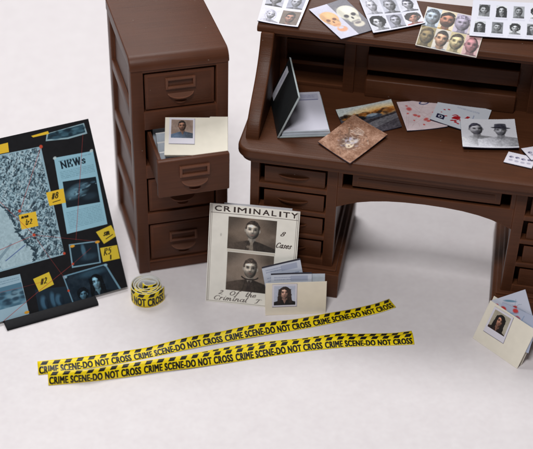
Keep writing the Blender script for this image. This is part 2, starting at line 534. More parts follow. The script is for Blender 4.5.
class MB:
    def __init__(s):
        s.bm = bmesh.new()

    def merge(s, b):
        me = bpy.data.meshes.new('t')
        b.to_mesh(me)
        b.free()
        s.bm.from_mesh(me)
        bpy.data.meshes.remove(me)

    def box(s, x0, x1, y0, y1, z0, z1, bev=.02, seg=2):
        b = bmesh.new()
        v = [b.verts.new((x, y, z)) for x in (x0, x1) for y in (y0, y1) for z in (z0, z1)]
        for f in ((0, 1, 3, 2), (4, 6, 7, 5), (0, 4, 5, 1), (2, 3, 7, 6), (0, 2, 6, 4), (1, 5, 7, 3)):
            b.faces.new([v[i] for i in f])
        if bev:
            bmesh.ops.bevel(b, geom=b.edges[:], offset=bev, segments=seg, profile=.5, affect='EDGES')
        bmesh.ops.recalc_face_normals(b, faces=b.faces[:])
        s.merge(b)
        return s

    def prism(s, pts, axis, a0, a1, bev=.02, seg=2):
        """pts: outline; axis 'x' -> pts are (y,z); 'y' -> (x,z); 'z' -> (x,y)"""
        b = bmesh.new()
        def P(p, a):
            return {'x': (a, p[0], p[1]), 'y': (p[0], a, p[1]), 'z': (p[0], p[1], a)}[axis]
        A = [b.verts.new(P(p, a0)) for p in pts]
        B = [b.verts.new(P(p, a1)) for p in pts]
        n = len(pts)
        fa = b.faces.new(A)
        fb = b.faces.new(B[::-1])
        for i in range(n):
            b.faces.new((A[i], B[i], B[(i+1) % n], A[(i+1) % n]))
        bmesh.ops.recalc_face_normals(b, faces=b.faces[:])
        if bev:
            ed = [e for e in b.edges if (e.verts[0] in A and e.verts[1] in A) or (e.verts[0] in B and e.verts[1] in B)]
            bmesh.ops.bevel(b, geom=ed, offset=bev, segments=seg, profile=.5, affect='EDGES')
        s.merge(b)
        return s

    def frame(s, x0, x1, z0, z1, t, y0, y1):
        s.box(x0, x0+t, y0, y1, z0, z1, .01)
        s.box(x1-t, x1, y0, y1, z0, z1, .01)
        s.box(x0+t, x1-t, y0+.004, y1, z0, z0+t, .01)
        s.box(x0+t, x1-t, y0+.004, y1, z1-t, z1, .01)
        return s

    def cup(s, cx, cy, cz, rx, ry, rz, na=20, nb=7, hollow=0.0, drop=0.0):
        """lower quarter of an ellipsoid standing out of the face at y=cy, flat on top"""
        b = bmesh.new()
        rows = []
        for j in range(nb+1):
            t = math.pi/2*j/nb
            rows.append([b.verts.new((cx+rx*math.cos(math.pi*i/na), cy-ry*math.sin(math.pi*i/na)*math.cos(t), cz-(drop+(rz-drop)*math.sin(t))*math.sin(math.pi*i/na))) for i in range(na+1)])
        for j in range(nb):
            for i in range(na):
                b.faces.new((rows[j][i], rows[j][i+1], rows[j+1][i+1], rows[j+1][i]))
        if hollow:
            bmesh.ops.remove_doubles(b, verts=b.verts[:], dist=1e-4)
            bmesh.ops.recalc_face_normals(b, faces=b.faces[:])
            bmesh.ops.solidify(b, geom=b.faces[:], thickness=hollow)
        else:
            b.faces.new(rows[0])
        bmesh.ops.remove_doubles(b, verts=b.verts[:], dist=1e-4)
        bmesh.ops.recalc_face_normals(b, faces=b.faces[:])
        s.merge(b)
        return s

    def blob(s, cx, cy, cz, rx, ry, rz):
        b = bmesh.new()
        bmesh.ops.create_uvsphere(b, u_segments=16, v_segments=10, radius=1, matrix=Matrix.Translation((cx, cy, cz)) @ Matrix.Diagonal((rx, ry, rz, 1)))
        s.merge(b)
        return s

    def build(s, name, mat, parent=None, smooth=35, loc=None, rotz=0.0):
        me = bpy.data.meshes.new(name)
        s.bm.to_mesh(me)
        s.bm.free()
        me.shade_smooth()
        me.set_sharp_from_angle(angle=math.radians(smooth))
        return link(name, me, parent, [mat], loc, rotz)


def sheet_mesh(name, BL, BR, TR, TL, thick, mats, curl=0.0, curl2=0.0, n=10, parent=None, wob=.006, corner=0.0, twist=0):
    """paper between four corners (printed face towards (BR-BL)x(TL-BL)); real thickness; mats = [print, edge, back]"""
    BL, BR, TR, TL = map(Vector, (BL, BR, TR, TL))
    ctr = (BL+BR+TR+TL)/4
    nrm = (BR-BL).cross(TL-BL).normalized()
    bm = bmesh.new()
    uvl = bm.loops.layers.uv.new('UVMap')
    g = random.Random(len(name)*7+int(abs(ctr.x)*31))
    ph = [g.uniform(0, 6.28) for _ in range(4)]
    top, bot = [], []
    for j in range(n+1):
        rt, rb = [], []
        for i in range(n+1):
            a, b = i/n, j/n
            p = BL*(1-a)*(1-b)+BR*a*(1-b)+TR*a*b+TL*(1-a)*b
            d = curl*(2*a-1)**2+curl2*(2*b-1)**2+wob*(math.sin(3*a+ph[0])*math.sin(2.6*b+ph[1])) + corner*(a*b)**4 + twist*(a-.5)*(b-.5)
            p = p+nrm*d-ctr
            rt.append((bm.verts.new(p), (a, b)))
            rb.append((bm.verts.new(p-nrm*thick), (a, b)))
        top.append(rt); bot.append(rb)

    def quad(vs, mi):
        f = bm.faces.new([v[0] for v in vs])
        f.material_index = mi
        f.smooth = True
        for l, v in zip(f.loops, vs):
            l[uvl].uv = v[1]
    for j in range(n):
        for i in range(n):
            quad((top[j][i], top[j][i+1], top[j+1][i+1], top[j+1][i]), 0)
            quad((bot[j][i], bot[j+1][i], bot[j+1][i+1], bot[j][i+1]), 2)
    for i in range(n):
        quad((top[0][i], bot[0][i], bot[0][i+1], top[0][i+1]), 1)
        quad((top[n][i], top[n][i+1], bot[n][i+1], bot[n][i]), 1)
        quad((top[i][0], top[i+1][0], bot[i+1][0], bot[i][0]), 1)
        quad((top[i][n], bot[i][n], bot[i+1][n], top[i+1][n]), 1)
    bm.normal_update()
    for e in bm.edges:
        if e.is_manifold and e.calc_face_angle(0) > .9:
            e.smooth = False
    me = bpy.data.meshes.new(name)
    bm.to_mesh(me)
    bm.free()
    return link(name, me, parent, mats, ctr)


def plane_frame(x, y, z0, yaw, lean):
    e = Vector((math.cos(yaw), math.sin(yaw), 0))
    n = Vector((-math.sin(yaw), math.cos(yaw), 0))
    up = n*math.sin(lean)+Vector((0, 0, 1))*math.cos(lean)
    O = Vector((x, y, z0))
    nr = e.cross(up)
    return lambda a, b, d=0.0: O+e*a+up*b+nr*d


# ------------------------------------------------------------------ ground
def build_ground():
    m, nt, b = new_mat('white paper backdrop')
    N, L = nt.nodes, nt.links
    tc = N.new('ShaderNodeTexCoord')
    n1 = N.new('ShaderNodeTexNoise'); n1.inputs['Scale'].default_value = 1.3; n1.inputs['Detail'].default_value = 6
    n2 = N.new('ShaderNodeTexNoise'); n2.inputs['Scale'].default_value = 4.5; n2.inputs['Detail'].default_value = 3
    L.new(tc.outputs['Object'], n1.inputs['Vector']); L.new(tc.outputs['Object'], n2.inputs['Vector'])
    cr = N.new('ShaderNodeValToRGB')
    cr.color_ramp.elements[0].position = .3; cr.color_ramp.elements[1].position = .7
    cr.color_ramp.elements[0].color = (.760, .708, .722, 1); cr.color_ramp.elements[1].color = (.828, .783, .795, 1)
    mix = N.new('ShaderNodeMath'); mix.operation = 'MULTIPLY_ADD'; mix.inputs[1].default_value = .5
    h = N.new('ShaderNodeMath'); h.operation = 'MULTIPLY'; h.inputs[1].default_value = .5
    L.new(n1.outputs['Fac'], h.inputs[0]); L.new(n2.outputs['Fac'], mix.inputs[0]); L.new(h.outputs[0], mix.inputs[2])
    L.new(mix.outputs[0], cr.inputs['Fac'])
    # small grey scuffs on the paper
    col = cr.outputs['Color']
    for (sx, sy, rx, ry, st) in SCUFFS:
        mp = N.new('ShaderNodeMapping'); mp.vector_type = 'POINT'
        mp.inputs['Location'].default_value = (-sx/rx, -sy/ry, 0); mp.inputs['Scale'].default_value = (1/rx, 1/ry, 0)
        L.new(tc.outputs['Object'], mp.inputs['Vector'])
        ln = N.new('ShaderNodeVectorMath'); ln.operation = 'LENGTH'; L.new(mp.outputs[0], ln.inputs[0])
        mr = N.new('ShaderNodeMapRange'); mr.inputs[1].default_value = 1.0; mr.inputs[2].default_value = .1; mr.inputs[3].default_value = 0; mr.inputs[4].default_value = st
        L.new(ln.outputs['Value'], mr.inputs[0])
        mx = N.new('ShaderNodeMix'); mx.data_type = 'RGBA'; L.new(mr.outputs[0], mx.inputs['Factor']); L.new(col, mx.inputs[6]); mx.inputs[7].default_value = (.35, .32, .33, 1)
        col = mx.outputs[2]
    L.new(col, b.inputs['Base Color'])
    b.inputs['Roughness'].default_value = .75
    b.inputs['Specular IOR Level'].default_value = .25
    vo = N.new('ShaderNodeTexVoronoi'); vo.inputs['Scale'].default_value = 1.5; vo.feature = 'SMOOTH_F1'
    L.new(tc.outputs['Object'], vo.inputs['Vector'])
    bp = N.new('ShaderNodeBump'); bp.inputs['Strength'].default_value = .10; bp.inputs['Distance'].default_value = .12
    L.new(vo.outputs['Distance'], bp.inputs['Height'])
    n3 = N.new('ShaderNodeTexNoise'); n3.inputs['Scale'].default_value = 16
    L.new(tc.outputs['Object'], n3.inputs['Vector'])
    b2 = N.new('ShaderNodeBump'); b2.inputs['Strength'].default_value = .08; b2.inputs['Distance'].default_value = .03
    L.new(n3.outputs['Fac'], b2.inputs['Height']); L.new(bp.outputs[0], b2.inputs['Normal']); L.new(b2.outputs[0], b.inputs['Normal'])
    bm = bmesh.new()
    S = 220
    bm.faces.new([bm.verts.new(p) for p in ((-S, -S, 0), (S, -S, 0), (S, S, 0), (-S, S, 0))])
    me = bpy.data.meshes.new('ground')
    bm.to_mesh(me); bm.free()
    o = link('ground', me, None, [m])
    tag(o, 'plain white paper backdrop under the miniature furniture', 'backdrop', kind='structure')


SCUFFS = [(-1.1, 5.9, .35, .12, .55), (-.55, 5.95, .2, .1, .35), (10.2, -12.6, .2, .12, .2)]
build_ground()

# ------------------------------------------------------------------ filing cabinet
CW, CD, CH = 3.41, 4.68, 9.17
cab = thing('file_cabinet', 'tall brown four-drawer filing cabinet with one drawer pulled open', 'cabinet', CAB_O, CAB_YAW)
LV = [(.52, 2.26), (2.74, 4.30), (4.85, 6.35), (7.08, 8.62)]   # drawer openings


def cab_body():
    m = MB()
    L0, R0 = .43, 2.98
    # front stiles, rails
    m.box(0, L0, 0, .55, 0, 8.78, .035)
    m.box(R0, CW, 0, .55, 0, 8.78, .035)
    zz = [(.47, .52)] + [(LV[i][1], LV[i+1][0]) for i in range(3)] + [(8.62, 8.78)]
    for a, b in zz:
        m.box(L0-.02, R0+.02, .012, .5, a, b, .015)
    m.box(L0-.02, R0+.02, .05, .5, .02, .47, .03)
    # side walls with rails, back stile, sunk panel
    for sx in (0, 1):
        X = lambda a, b: (a, b) if sx == 0 else (CW-b, CW-a)
        m.box(*X(.0, .3), 4.12, CD, 0, 8.78, .035)
        for zc, h in ((.14, .28), (2.5, .22), (4.6, .22), (6.75, .22), (8.7, .16)):
            m.box(*X(.012, .3), .5, 4.16, max(0, zc-h), min(8.78, zc+h), .05)
        m.box(*X(.15, .33), .5, 4.16, .05, 8.75, 0)
    m.box(.3, CW-.3, CD-.25, CD-.02, .02, 8.78, .01)
    # shelves between drawers
    for z in (.1, 2.45, 4.6, 6.75):
        m.box(.3, CW-.3, .45, CD-.2, z-.08, z+.08, 0)
    # top with rounded front edge
    r = .42
    prof = [(-.03+r-r*math.sin(t), 8.76+.42-r+r*math.cos(t)) for t in [math.pi/2*i/9 for i in range(10)]]
    prof += [(-.03, 8.74), (CD+.01, 8.74), (CD+.01, CH+.01)]
    m.prism(prof, 'x', -.025, CW+.025, .05, 3)
    return m.build('body', M_BROWN, cab)


cab_body()


def cab_drawer(z0, z1, pull):
    """front panel with holder, cup pull and knob; 'pull' = how far it is out"""
    y = .07-pull
    m = MB()
    a, b = .48, 2.93
    if pull:
        a, b = .45, 2.96
        m.box(a, b, y, y+.22, z0+.0, z1-.02, .05, 3)
        m.box(a+.08, a+.2, y+.2, 2.3, z0+.15, z1-.12, .02)
        m.box(b-.2, b-.08, y+.2, 2.3, z0+.15, z1-.12, .02)
        m.box(a+.2, b-.2, y+.2, 2.3, z0+.16, z0+.28, .0)
        m.box(a+.08, b-.08, 2.3, 2.42, z0+.15, z1-.12, .02)
    else:
        m.box(a+.01, b-.01, y, y+.18, z0+.05, z1-.09, .03)
        m.box(a+.1, b-.1, y-.015, y+.05, z0+.14, z1-.18, .02)
    d = m.build('drawer', M_BROWN, cab)
    f = y if pull else y-.015
    zt = z0+.80 if pull else z0+.82
    h = MB().frame(1.2, 2.24, zt, zt+.42, .085, f-.085, f+.01)
    h.build('label_holder', M_HARD, d)
    MB().cup(1.73, f+.01, zt-.20, .46, .20, .23, drop=.13).build('cup_pull', M_HARD, d)
    MB().cup(1.73, f+.01, zt-.51, .21, .10, .10, drop=.05).build('latch', M_HARD, d)


for i, (z0, z1) in enumerate(LV):
    cab_drawer(z0, z1, 2.1 if i == 2 else 0)

# papers filed in the open drawer; whiter edges, darker faces paint in shaded gaps
for i in range(9):
    v = -1.66+i*.27+rnd.uniform(-.03, .03)
    w = rnd.uniform(1.8, 1.92)
    u0 = .67+rnd.uniform(0, .20)
    h = .93+(.10 if i % 2 else -.06)+rnd.uniform(-.05, .05)
    lean = .22+rnd.uniform(-.14, .16)
    o = []
    for (a, b) in ((0, 0), (1, 0), (1, 1), (0, 1)):
        o.append(cab_pt(u0+a*w, v+b*h*math.sin(lean)+rnd.uniform(-.02, .02), 5.16+b*h*math.cos(lean)))
    s = sheet_mesh('filed_paper', o[0], o[1], o[2], o[3], rnd.uniform(.09, .15), [M_PAPER_B, M_PAPER_LIT, M_GREYEDGE], rnd.uniform(.03, .10), 0, 8, twist=rnd.uniform(-.25, .25))
    tag(s, 'white paper filed upright behind the pale folder in the open drawer', 'paper', 'papers filed in the open drawer')

# ------------------------------------------------------------------ desk with hutch
DW, DD = 13.25, 5.7
desk = thing('roll_top_desk', 'large brown roll-top style desk with pigeonhole hutch covered in papers', 'desk', DESK_O, DESK_YAW)
PF = .566


def rr_outline(x0, x1, y0, y1, r, n=8):
    p = []
    for cx, cy, a in ((x0+r, y0+r, 180), (x1-r, y0+r, 270)):
        p += [(cx+r*math.cos(math.radians(a+90*i/n)), cy+r*math.sin(math.radians(a+90*i/n))) for i in range(n+1)]
    return p+[(x1, y1), (x0, y1)]


m = MB()
m.prism(rr_outline(0, DW, .1, DD, .55), 'z', 5.80, HT, .10, 4)
m.prism(rr_outline(.12, DW-.12, .24, DD-.05, .5), 'z', 5.62, 5.82, .03, 2)
m.build('desktop', M_BROWN2, desk)


def pedestal(x0, mirror):
    """x0..x0+3.11 front frame with four openings"""
    x1 = x0+3.11
    hl, hr = (x0+.32, x0+2.73) if not mirror else (x0+.38, x0+2.79)
    m = MB()
    m.box(x0, hl, PF, PF+.4, 1.1, 5.63, .03)
    m.box(hr, x1, PF, PF+.4, 1.1, 5.63, .03)
    rows = [(4.57, 5.38), (3.55, 4.36), (2.53, 3.36), (1.50, 2.34)]
    ed = [5.63]+[z for r in rows for z in (r[1], r[0])]+[1.1]
    for i in range(0, len(ed), 2):
        m.box(hl-.02, hr+.02, PF+.012, PF+.4, ed[i+1], ed[i], .02)
    m.box(x0+.2, x1-.2, PF+1.2, PF+1.26, 1.1, 5.62, 0)
    for sx in (0, 1):
        X = lambda a, b: (x0+a, x0+b) if sx == 0 else (x1-b, x1-a)
        m.box(*X(.14, .3), PF+.38, DD-.55, 1.1, 5.62, 0)
        m.box(*X(.0, .3), DD-.62, DD-.2, 1.1, 5.62, .03)
        m.box(*X(.012, .3), PF+.36, DD-.6, 5.2, 5.62, .03)
        m.box(*X(.012, .3), PF+.36, DD-.6, 1.1, 1.5, .03)
    m.box(x0+.25, x1-.25, DD-.4, DD-.22, 1.1, 5.62, 0)
    p = m.build('pedestal', M_BROWN2, desk)
    q = MB()
    q.box(x0-.28, x1+.30, PF-.31, DD-.1, 0, 1.08, .035)
    q.box(x0-.15, x1+.17, PF-.16, DD-.15, 1.06, 1.2, .05)
    q.build('plinth', M_BROWN2, desk)
    for z0, z1 in rows:
        d = MB()
        d.box(hl+.17, hr-.07, PF+.07, PF+.3, z0+.0, z1-.11, .04)
        o = d.build('drawer', M_BROWN2, desk)
        cx = (hl+hr)/2+.02
        zc = (z0+z1)/2-.0
        MB().cup(cx, PF+.09, zc-.01, .56, .17, .17, hollow=.03).build('pull', M_BROWN2, o)


pedestal(.45, False)
pedestal(DW-.45-3.11, True)
# apron between the pedestals with the shallow arch and the centre drawer
XL, XR = 3.56, DW-3.56
arch = [(XL, 3.92), (3.9, 4.07), (4.3, 4.22), (4.75, 4.33), (5.3, 4.42), (5.9, 4.47), (6.62, 4.49)]
arch = arch+[(DW-x, z) for x, z in arch[-2::-1]]
m = MB()
m.prism(arch+[(XR, 4.77), (XL, 4.77)], 'y', PF+.012, PF+.42, .02)
m.box(XL, XL+.16, PF+.012, PF+.42, 4.765, 5.63, .02)
m.box(XR-.16, XR, PF+.012, PF+.42, 4.765, 5.63, .02)
m.box(XL+.15, XR-.15, PF+.014, PF+.42, 5.36, 5.63, .02)
m.box(XL+.1, XR-.1, PF+1.3, PF+1.36, 4.6, 5.62, 0)
m.box(XL+.1, XR-.1, PF+.42, PF+1.3, 4.66, 4.72, 0)
m.build('apron', M_BROWN2, desk)
d = MB()
d.box(XL+.5, XR-.5, PF+.02, PF+.3, 4.89, 5.40, .03)
d.box(XL+.7, XR-.7, PF-.0, PF+.06, 5.02, 5.28, .03)
d.build('drawer', M_BROWN2, desk)

# hutch
prof = [(.80, 6.17), (.86, 6.40), (1.05, 6.70), (1.40, 7.02), (1.85, 7.33), (2.35, 7.68), (2.78, 8.08), (3.08, 8.5), (3.25, 8.85), (3.33, 9.0)]


def smooth_line(P, n=4):
    out = []
    for i in range(len(P)-1):
        p0, p1, p2, p3 = P[max(0, i-1)], P[i], P[i+1], P[min(len(P)-1, i+2)]
        for k in range(n):
            t = k/n
            out.append(tuple(.5*((2*p1[d])+(-p0[d]+p2[d])*t+(2*p0[d]-5*p1[d]+4*p2[d]-p3[d])*t*t+(-p0[d]+3*p1[d]-3*p2[d]+p3[d])*t**3) for d in (0, 1)))
    return out+[P[-1]]


wp = smooth_line(prof)+[(5.38, 9.0), (5.38, 6.17)]
for a, b in ((.2, .68), (DW-.68, DW-.2)):
    MB().prism(wp, 'x', a, b, .06, 3).build('side_wing', M_BROWN2, desk)
SL = math.radians(20)
m = MB()
tp = [(3.42, 8.98), (3.42, 9.10), (3.44, 9.16), (3.5, 9.2), (3.5+1.92*math.cos(SL), 9.2+1.92*math.sin(SL)), (5.40, 9.82), (5.40, 8.98)]
m.prism(tp, 'x', .04, DW-.04, .04, 2)
m.box(.5, DW-.5, 3.62, 3.95, 8.76, 8.99, .03)
m.build('top_board', M_BROWN2, desk)
MB().box(.3, DW-.3, 5.28, 5.38, 6.17, 8.99, 0).build('back_panel', M_BROWN2, desk)


def top_pt(u, q, d=.0):
    """point on the sloping hutch top: u along it, q up the slope, d above it"""
    return desk_pt(u, 3.5+q*math.cos(SL)-d*math.sin(SL), 9.2+q*math.sin(SL)+d*math.cos(SL))


for x0, x1, y0 in ((.68, .92, 4.8), (3.05, 3.46, 4.7), (DW-3.46, DW-3.05, 4.7), (DW-.92, DW-.68, 4.8)):
    MB().box(x0, x1, y0, 5.3, 6.17, 8.99, .03).build('divider', M_BROWN2, desk)
for xa, xb in ((.9, 3.07), (DW-3.07, DW-.9)):
    for z in (6.26, 7.14, 7.98):
        MB().box(xa, xb, 4.84, 5.3, z-.08, z+.08, .025).build('shelf', M_BROWN2, desk)
m = MB()
for z0, z1, yy in ((6.17, 6.90, 4.55), (7.24, 7.90, 4.62), (8.26, 8.99, 4.72)):
    m.box(3.9, DW-3.9, yy, 5.3, z0, z1, .06, 3)
m.box(3.44, 3.92, 4.78, 5.3, 6.17, 8.99, .02)
m.box(DW-3.92, DW-3.44, 4.78, 5.3, 6.17, 8.99, .02)
m.build('centre_cubby', M_BROWN2, desk)


# ------------------------------------------------------------------ printed sheets
def dquad(L, z):
    """desk-plane corner list [TL,TR,BR,BL] -> BL,BR,TR,TL at height z (a number or four numbers)"""
    zz = z if isinstance(z, (tuple, list)) else (z,)*4
    P = [desk_pt(u, v, q) for (u, v), q in zip(L, zz)]
    return P[3], P[2], P[1], P[0]


def dsheet(name, L, z, cv, label, cat, curl=.0, curl2=0.0, thick=.035, edge=None, rough=.42, group=None, **k):
    if z == 'top':
        k.setdefault('lift', .045)
        TL, TR, BR, BL = [top_pt(u, q, k['lift']) for u, q in L]
    else:
        BL, BR, TR, TL = dquad(L, z)
    k.pop('lift', None)
    s = sheet_mesh(name, BL, BR, TR, TL, thick, [printed(name+' print', cv, rough), edge or M_DARKEDGE, M_PAPER], curl, curl2, 12, **k)
    return tag(s, label, cat, group)


# --- crashed-car landscape photo
c = Canvas(2.1, 1.85, 110, (70, 66, 72))
c.rect(0, 1.25, 2.1, 1.85, (205, 212, 210))
c.ell(1.4, 1.35, .9, .3, (238, 205, 150), .9)
c.ell(1.6, 1.22, .6, .2, (235, 160, 80), .9)
for i in range(60):
    x = rnd.uniform(0, 2.1)
    c.ell(x, 1.2+rnd.uniform(-.08, .12), rnd.uniform(.05, .16), rnd.uniform(.05, .13), rnd.choice([(60, 40, 26), (140, 84, 40), (196, 128, 60), (42, 34, 30)]), .7, .75)
c.ell(1.25, 1.03, .32, .14, (70, 80, 96), .25)
c.ell(1.2, 1.12, .2, .09, (150, 165, 180), .4)
c.ell(.75, 1.02, .2, .15, (32, 34, 40), .4)
c.rect(0, 0, 2.1, .92, (84, 80, 88), .7)
c.poly([(.1, .45), (2.1, .95), (2.1, .6), (.5, .1)], (112, 110, 116))
c.poly([(0, .1), (1.2, .75), (2.1, .9), (2.1, .98), (1.1, .86), (0, .4)], (48, 46, 52), .8)
c.grain(.22, 8, 21)
c.grain(.12, 2, 22)
dsheet('photo_print', [(3.02, 3.27), (4.90, 4.43), (5.47, 2.69), (3.70, 1.50)], HT+.055, c,
       'wrecked car by a road at sunset in a photo print half under the brown one', 'photo', .03)
# --- brown skeleton photo
c = Canvas(2.24, 1.68, 110, (158, 118, 96))
c.grain(.30, 26, 31)
c.grain(.24, 5, 32)
c.ell(.9, .82, .42, .34, (92, 70, 62), .8, .8)
for i in range(46):
    a = rnd.uniform(0, 6.28); r = rnd.uniform(.2, .85)
    x, y = 1.05+r*math.cos(a), .85+.75*r*math.sin(a)
    c.line([(x, y), (x+rnd.uniform(-.2, .2), y+rnd.uniform(-.2, .2))], rnd.uniform(.015, .035), rnd.choice([(205, 180, 160), (100, 72, 58), (80, 58, 50), (216, 196, 180)]), .7)
c.ell(.78, .70, .2, .15, (226, 206, 180), .3)
c.ell(.98, .86, .2, .16, (176, 168, 186), .5)
c.ell(1.1, .7, .16, .12, (204, 196, 200), .5)
c.ell(.72, .69, .04, .03, (120, 92, 80), .8, .8)
c.ell(.84, .66, .04, .03, (110, 84, 74), .8, .8)
for i in range(60):
    x, y = .95+rnd.gauss(0, .22), .8+rnd.gauss(0, .18)
    c.ell(x, y, rnd.uniform(.02, .09), rnd.uniform(.015, .05), rnd.choice([(222, 206, 186), (96, 72, 62), (168, 156, 168), (70, 54, 50), (190, 170, 152)]), .7, .6, rnd.uniform(0, 3))
for i in range(5):
    c.line([(1.35+i*.1, 1.2-.02*i), (1.55+i*.05, .66+.03*i)], .028, (222, 208, 200), .85)
c.line([(1.0, .95), (1.5, 1.3)], .06, (120, 92, 74), .9)
c.blur(.008)
c.grain(.16, 3, 35)
dsheet('photo_print', [(2.72, 1.00), (3.71, 2.95), (5.04, 1.94), (3.99, -.06)][:4], (HT+.06, HT+.13, HT+.10, HT+.06), c,
       'brown photo print of old bones in dirt at the front of the desk', 'photo', .02, .02)
# --- pink blood-spotted page
c = Canvas(1.57, 1.95, 110, (226, 208, 212))
c.grain(.10, 30, 41)
for i in range(16):
    c.line([(rnd.uniform(0, 1.5), rnd.uniform(0, 1.9)) for _ in range(2)], .012, (170, 130, 130), .35)
for x, y, r in ((.5, .95, .09), (.62, .86, .07), (.85, .62, .1), (.93, .5, .08), (.72, .3, .05), (.35, 1.4, .12), (.25, 1.1, .05), (.4, .62, .04), (1.3, .8, .1), (1.2, 1.0, .06), (.3, 1.62, .05)):
    c.ell(x, y, r, r*.75, (206, 70, 66), .7, .8, rnd.uniform(0, 3))
c.line(arc(.95, 1.72, .16, .1, 120, 420), .05, (58, 70, 120))
c.line([(1.0, 1.75), (1.2, 1.8)], .04, (58, 70, 120))
dsheet('evidence_page', [(5.12, 4.29), (6.65, 5.02), (7.06, 3.05), (5.68, 2.45)], HT+.06, c,
       'pinkish page with faint red spots and a blue squiggle, half under the splattered sheet', 'paper', .03, -.015)
# --- white sheet with red splatter
c = Canvas(1.97, 1.85, 110, (218, 222, 232))
c.rect(.0, .0, 1.97, 1.85, (214, 220, 230), .5)
c.lines(.75, 1.34, 1.6, 1.46, 2, (140, 150, 180), 4, .5, .8)
c.rect(1.42, .35, 1.46, 1.15, (150, 160, 190), .8)
c.rect(.16, .26, .46, .56, (28, 30, 62))
c.ell(.31, .41, .09, .09, (210, 214, 224), .2)
c.ell(.31, .41, .04, .06, (28, 30, 62), .2)
for i in range(40):
    a = rnd.uniform(0, 6.28); r = abs(rnd.gauss(0, .2))
    c.ell(.88+1.3*r*math.cos(a), .66+r*math.sin(a), rnd.uniform(.02, .1), rnd.uniform(.02, .06), (176, 26, 34), .3, .95, rnd.uniform(-.3, 1.0))
for x, y, r in ((.35, .95, .045), (.5, 1.05, .05), (.28, .72, .03), (1.0, .3, .05), (1.15, .35, .04), (.9, .34, .06)):
    c.ell(x, y, r, r*.8, (186, 40, 48), .4, .9)
dsheet('evidence_page', [(6.67, 5.07), (8.55, 4.48), (8.30, 2.70), (6.41, 3.30)], (HT+.09, HT+.07, HT+.07, HT+.12), c,
       'white page with a dark red splatter and a small navy square', 'paper', .02)
# --- two mugshots
c = Canvas(1.95, 1.85, 130, (236, 236, 244))
g = (222, 222, 232)
face(c, .53, 1.22, .66, (206, 204, 212), (60, 60, 76), (236, 236, 244), style='short', beard=.5, turn=.06, al=.9)
face(c, 1.40, 1.16, .64, (200, 200, 210), (78, 78, 94), (232, 232, 242), style='short', beard=.3, hat=True, al=.85)
c.blur(.008)
c.grain(.06, 3, 9)
dsheet('mugshot_print', [(7.47, 3.52), (9.38, 3.91), (9.59, 2.07), (7.67, 1.69)], HT+.12, c,
       'print of two grey mugshots, one man in profile and one in a hat', 'photo', .03, .03)
# --- small cards on the right


def foot_card(seed):
    c = Canvas(.98, .72, 150, (224, 220, 230))
    for k in range(4):
        for j in range(2):
            c.ell(.17+k*.21+j*.02, .44-.2*j+rnd.uniform(-.03, .03), .075, .06, (92, 88, 116), .4, .9 if j == 0 else .35)
            c.ell(.2+k*.21, .42-.2*j, .03, .03, (216, 212, 226), .4, .8 if j == 0 else .2)
    return c


dsheet('evidence_card', [(9.25, 1.92), (10.2, 1.74), (10.05, 1.05), (9.10, 1.24)], HT+.05, foot_card(1),
       'small white card with a row of grey prints in front of the two mugshots', 'card', thick=.03)
dsheet('evidence_card', [(9.66, 2.12), (10.55, 2.62), (10.92, 2.0), (10.03, 1.48)], HT+.11, foot_card(2),
       'small white card with dark prints at the right, resting on its twin', 'card', thick=.03)

# --- papers on the sloping hutch top (corners TL,TR,BR,BL as u, distance up the slope)
c = Canvas(1.5, 1.75, 140, (224, 222, 236))
portrait_cell(c, .78, .06, 1.42, .76, skin=(186, 134, 116), hair=(36, 30, 30), cloth=(90, 70, 60), bg=(112, 96, 86), style='short', s=.74, cy=.5)
portrait_cell(c, .06, .06, .74, .76, skin=(214, 212, 228), hair=(196, 194, 214), cloth=(212, 210, 226), bg=(224, 222, 236), style='short', s=.6, al=.85)
c.line(arc(.4, .42, .2, .26, 0, 360, 20), .02, (160, 158, 186), .7)
portrait_cell(c, .1, .88, .70, 1.5, skin=(176, 172, 182), hair=(26, 26, 34), cloth=(34, 34, 44), bg=(186, 186, 200), style='full', s=.66)
portrait_cell(c, .84, .88, 1.40, 1.5, skin=(186, 186, 200), hair=(96, 96, 112), cloth=(120, 120, 136), bg=(164, 166, 184), style='short', s=.7)
dsheet('portrait_print', [(.05, 1.72), (1.70, 1.66), (1.48, .01), (.03, .09)], 'top', c,
       'print of several portraits at the left front corner of the hutch top', 'photo', .03, .03)
# skulls
c = Canvas(1.6, 1.8, 130, (206, 204, 222))
c.rect(.80, 0, 1.6, 1.8, (112, 110, 120))
c.grain(.06, 20, 55)


def skull(x, y, s, col, dk):
    c.ell(x, y, .36*s, .36*s, col, .06)
    c.ell(x+.02*s, y-.30*s, .23*s, .24*s, tone(col, .97), .08)
    c.ell(x+.1*s, y+.12*s, .2*s, .18*s, tone(col, 1.12), .8, .6)
    c.ell(x-.22*s, y+.0*s, .1*s, .3*s, tone(col, .82), .9, .6)
    for d in (-1, 1):
        c.ell(x+d*.14*s, y-.12*s, .085*s, .075*s, dk, .4)
        c.ell(x+d*.22*s, y-.24*s, .05*s, .08*s, tone(col, .7), .8, .6)
    c.ell(x, y-.26*s, .035*s, .06*s, dk, .5)
    for k in range(-3, 4):
        c.ell(x+k*.045*s, y-.43*s, .018*s, .05*s, tone(dk, 1.6), .6, .6)


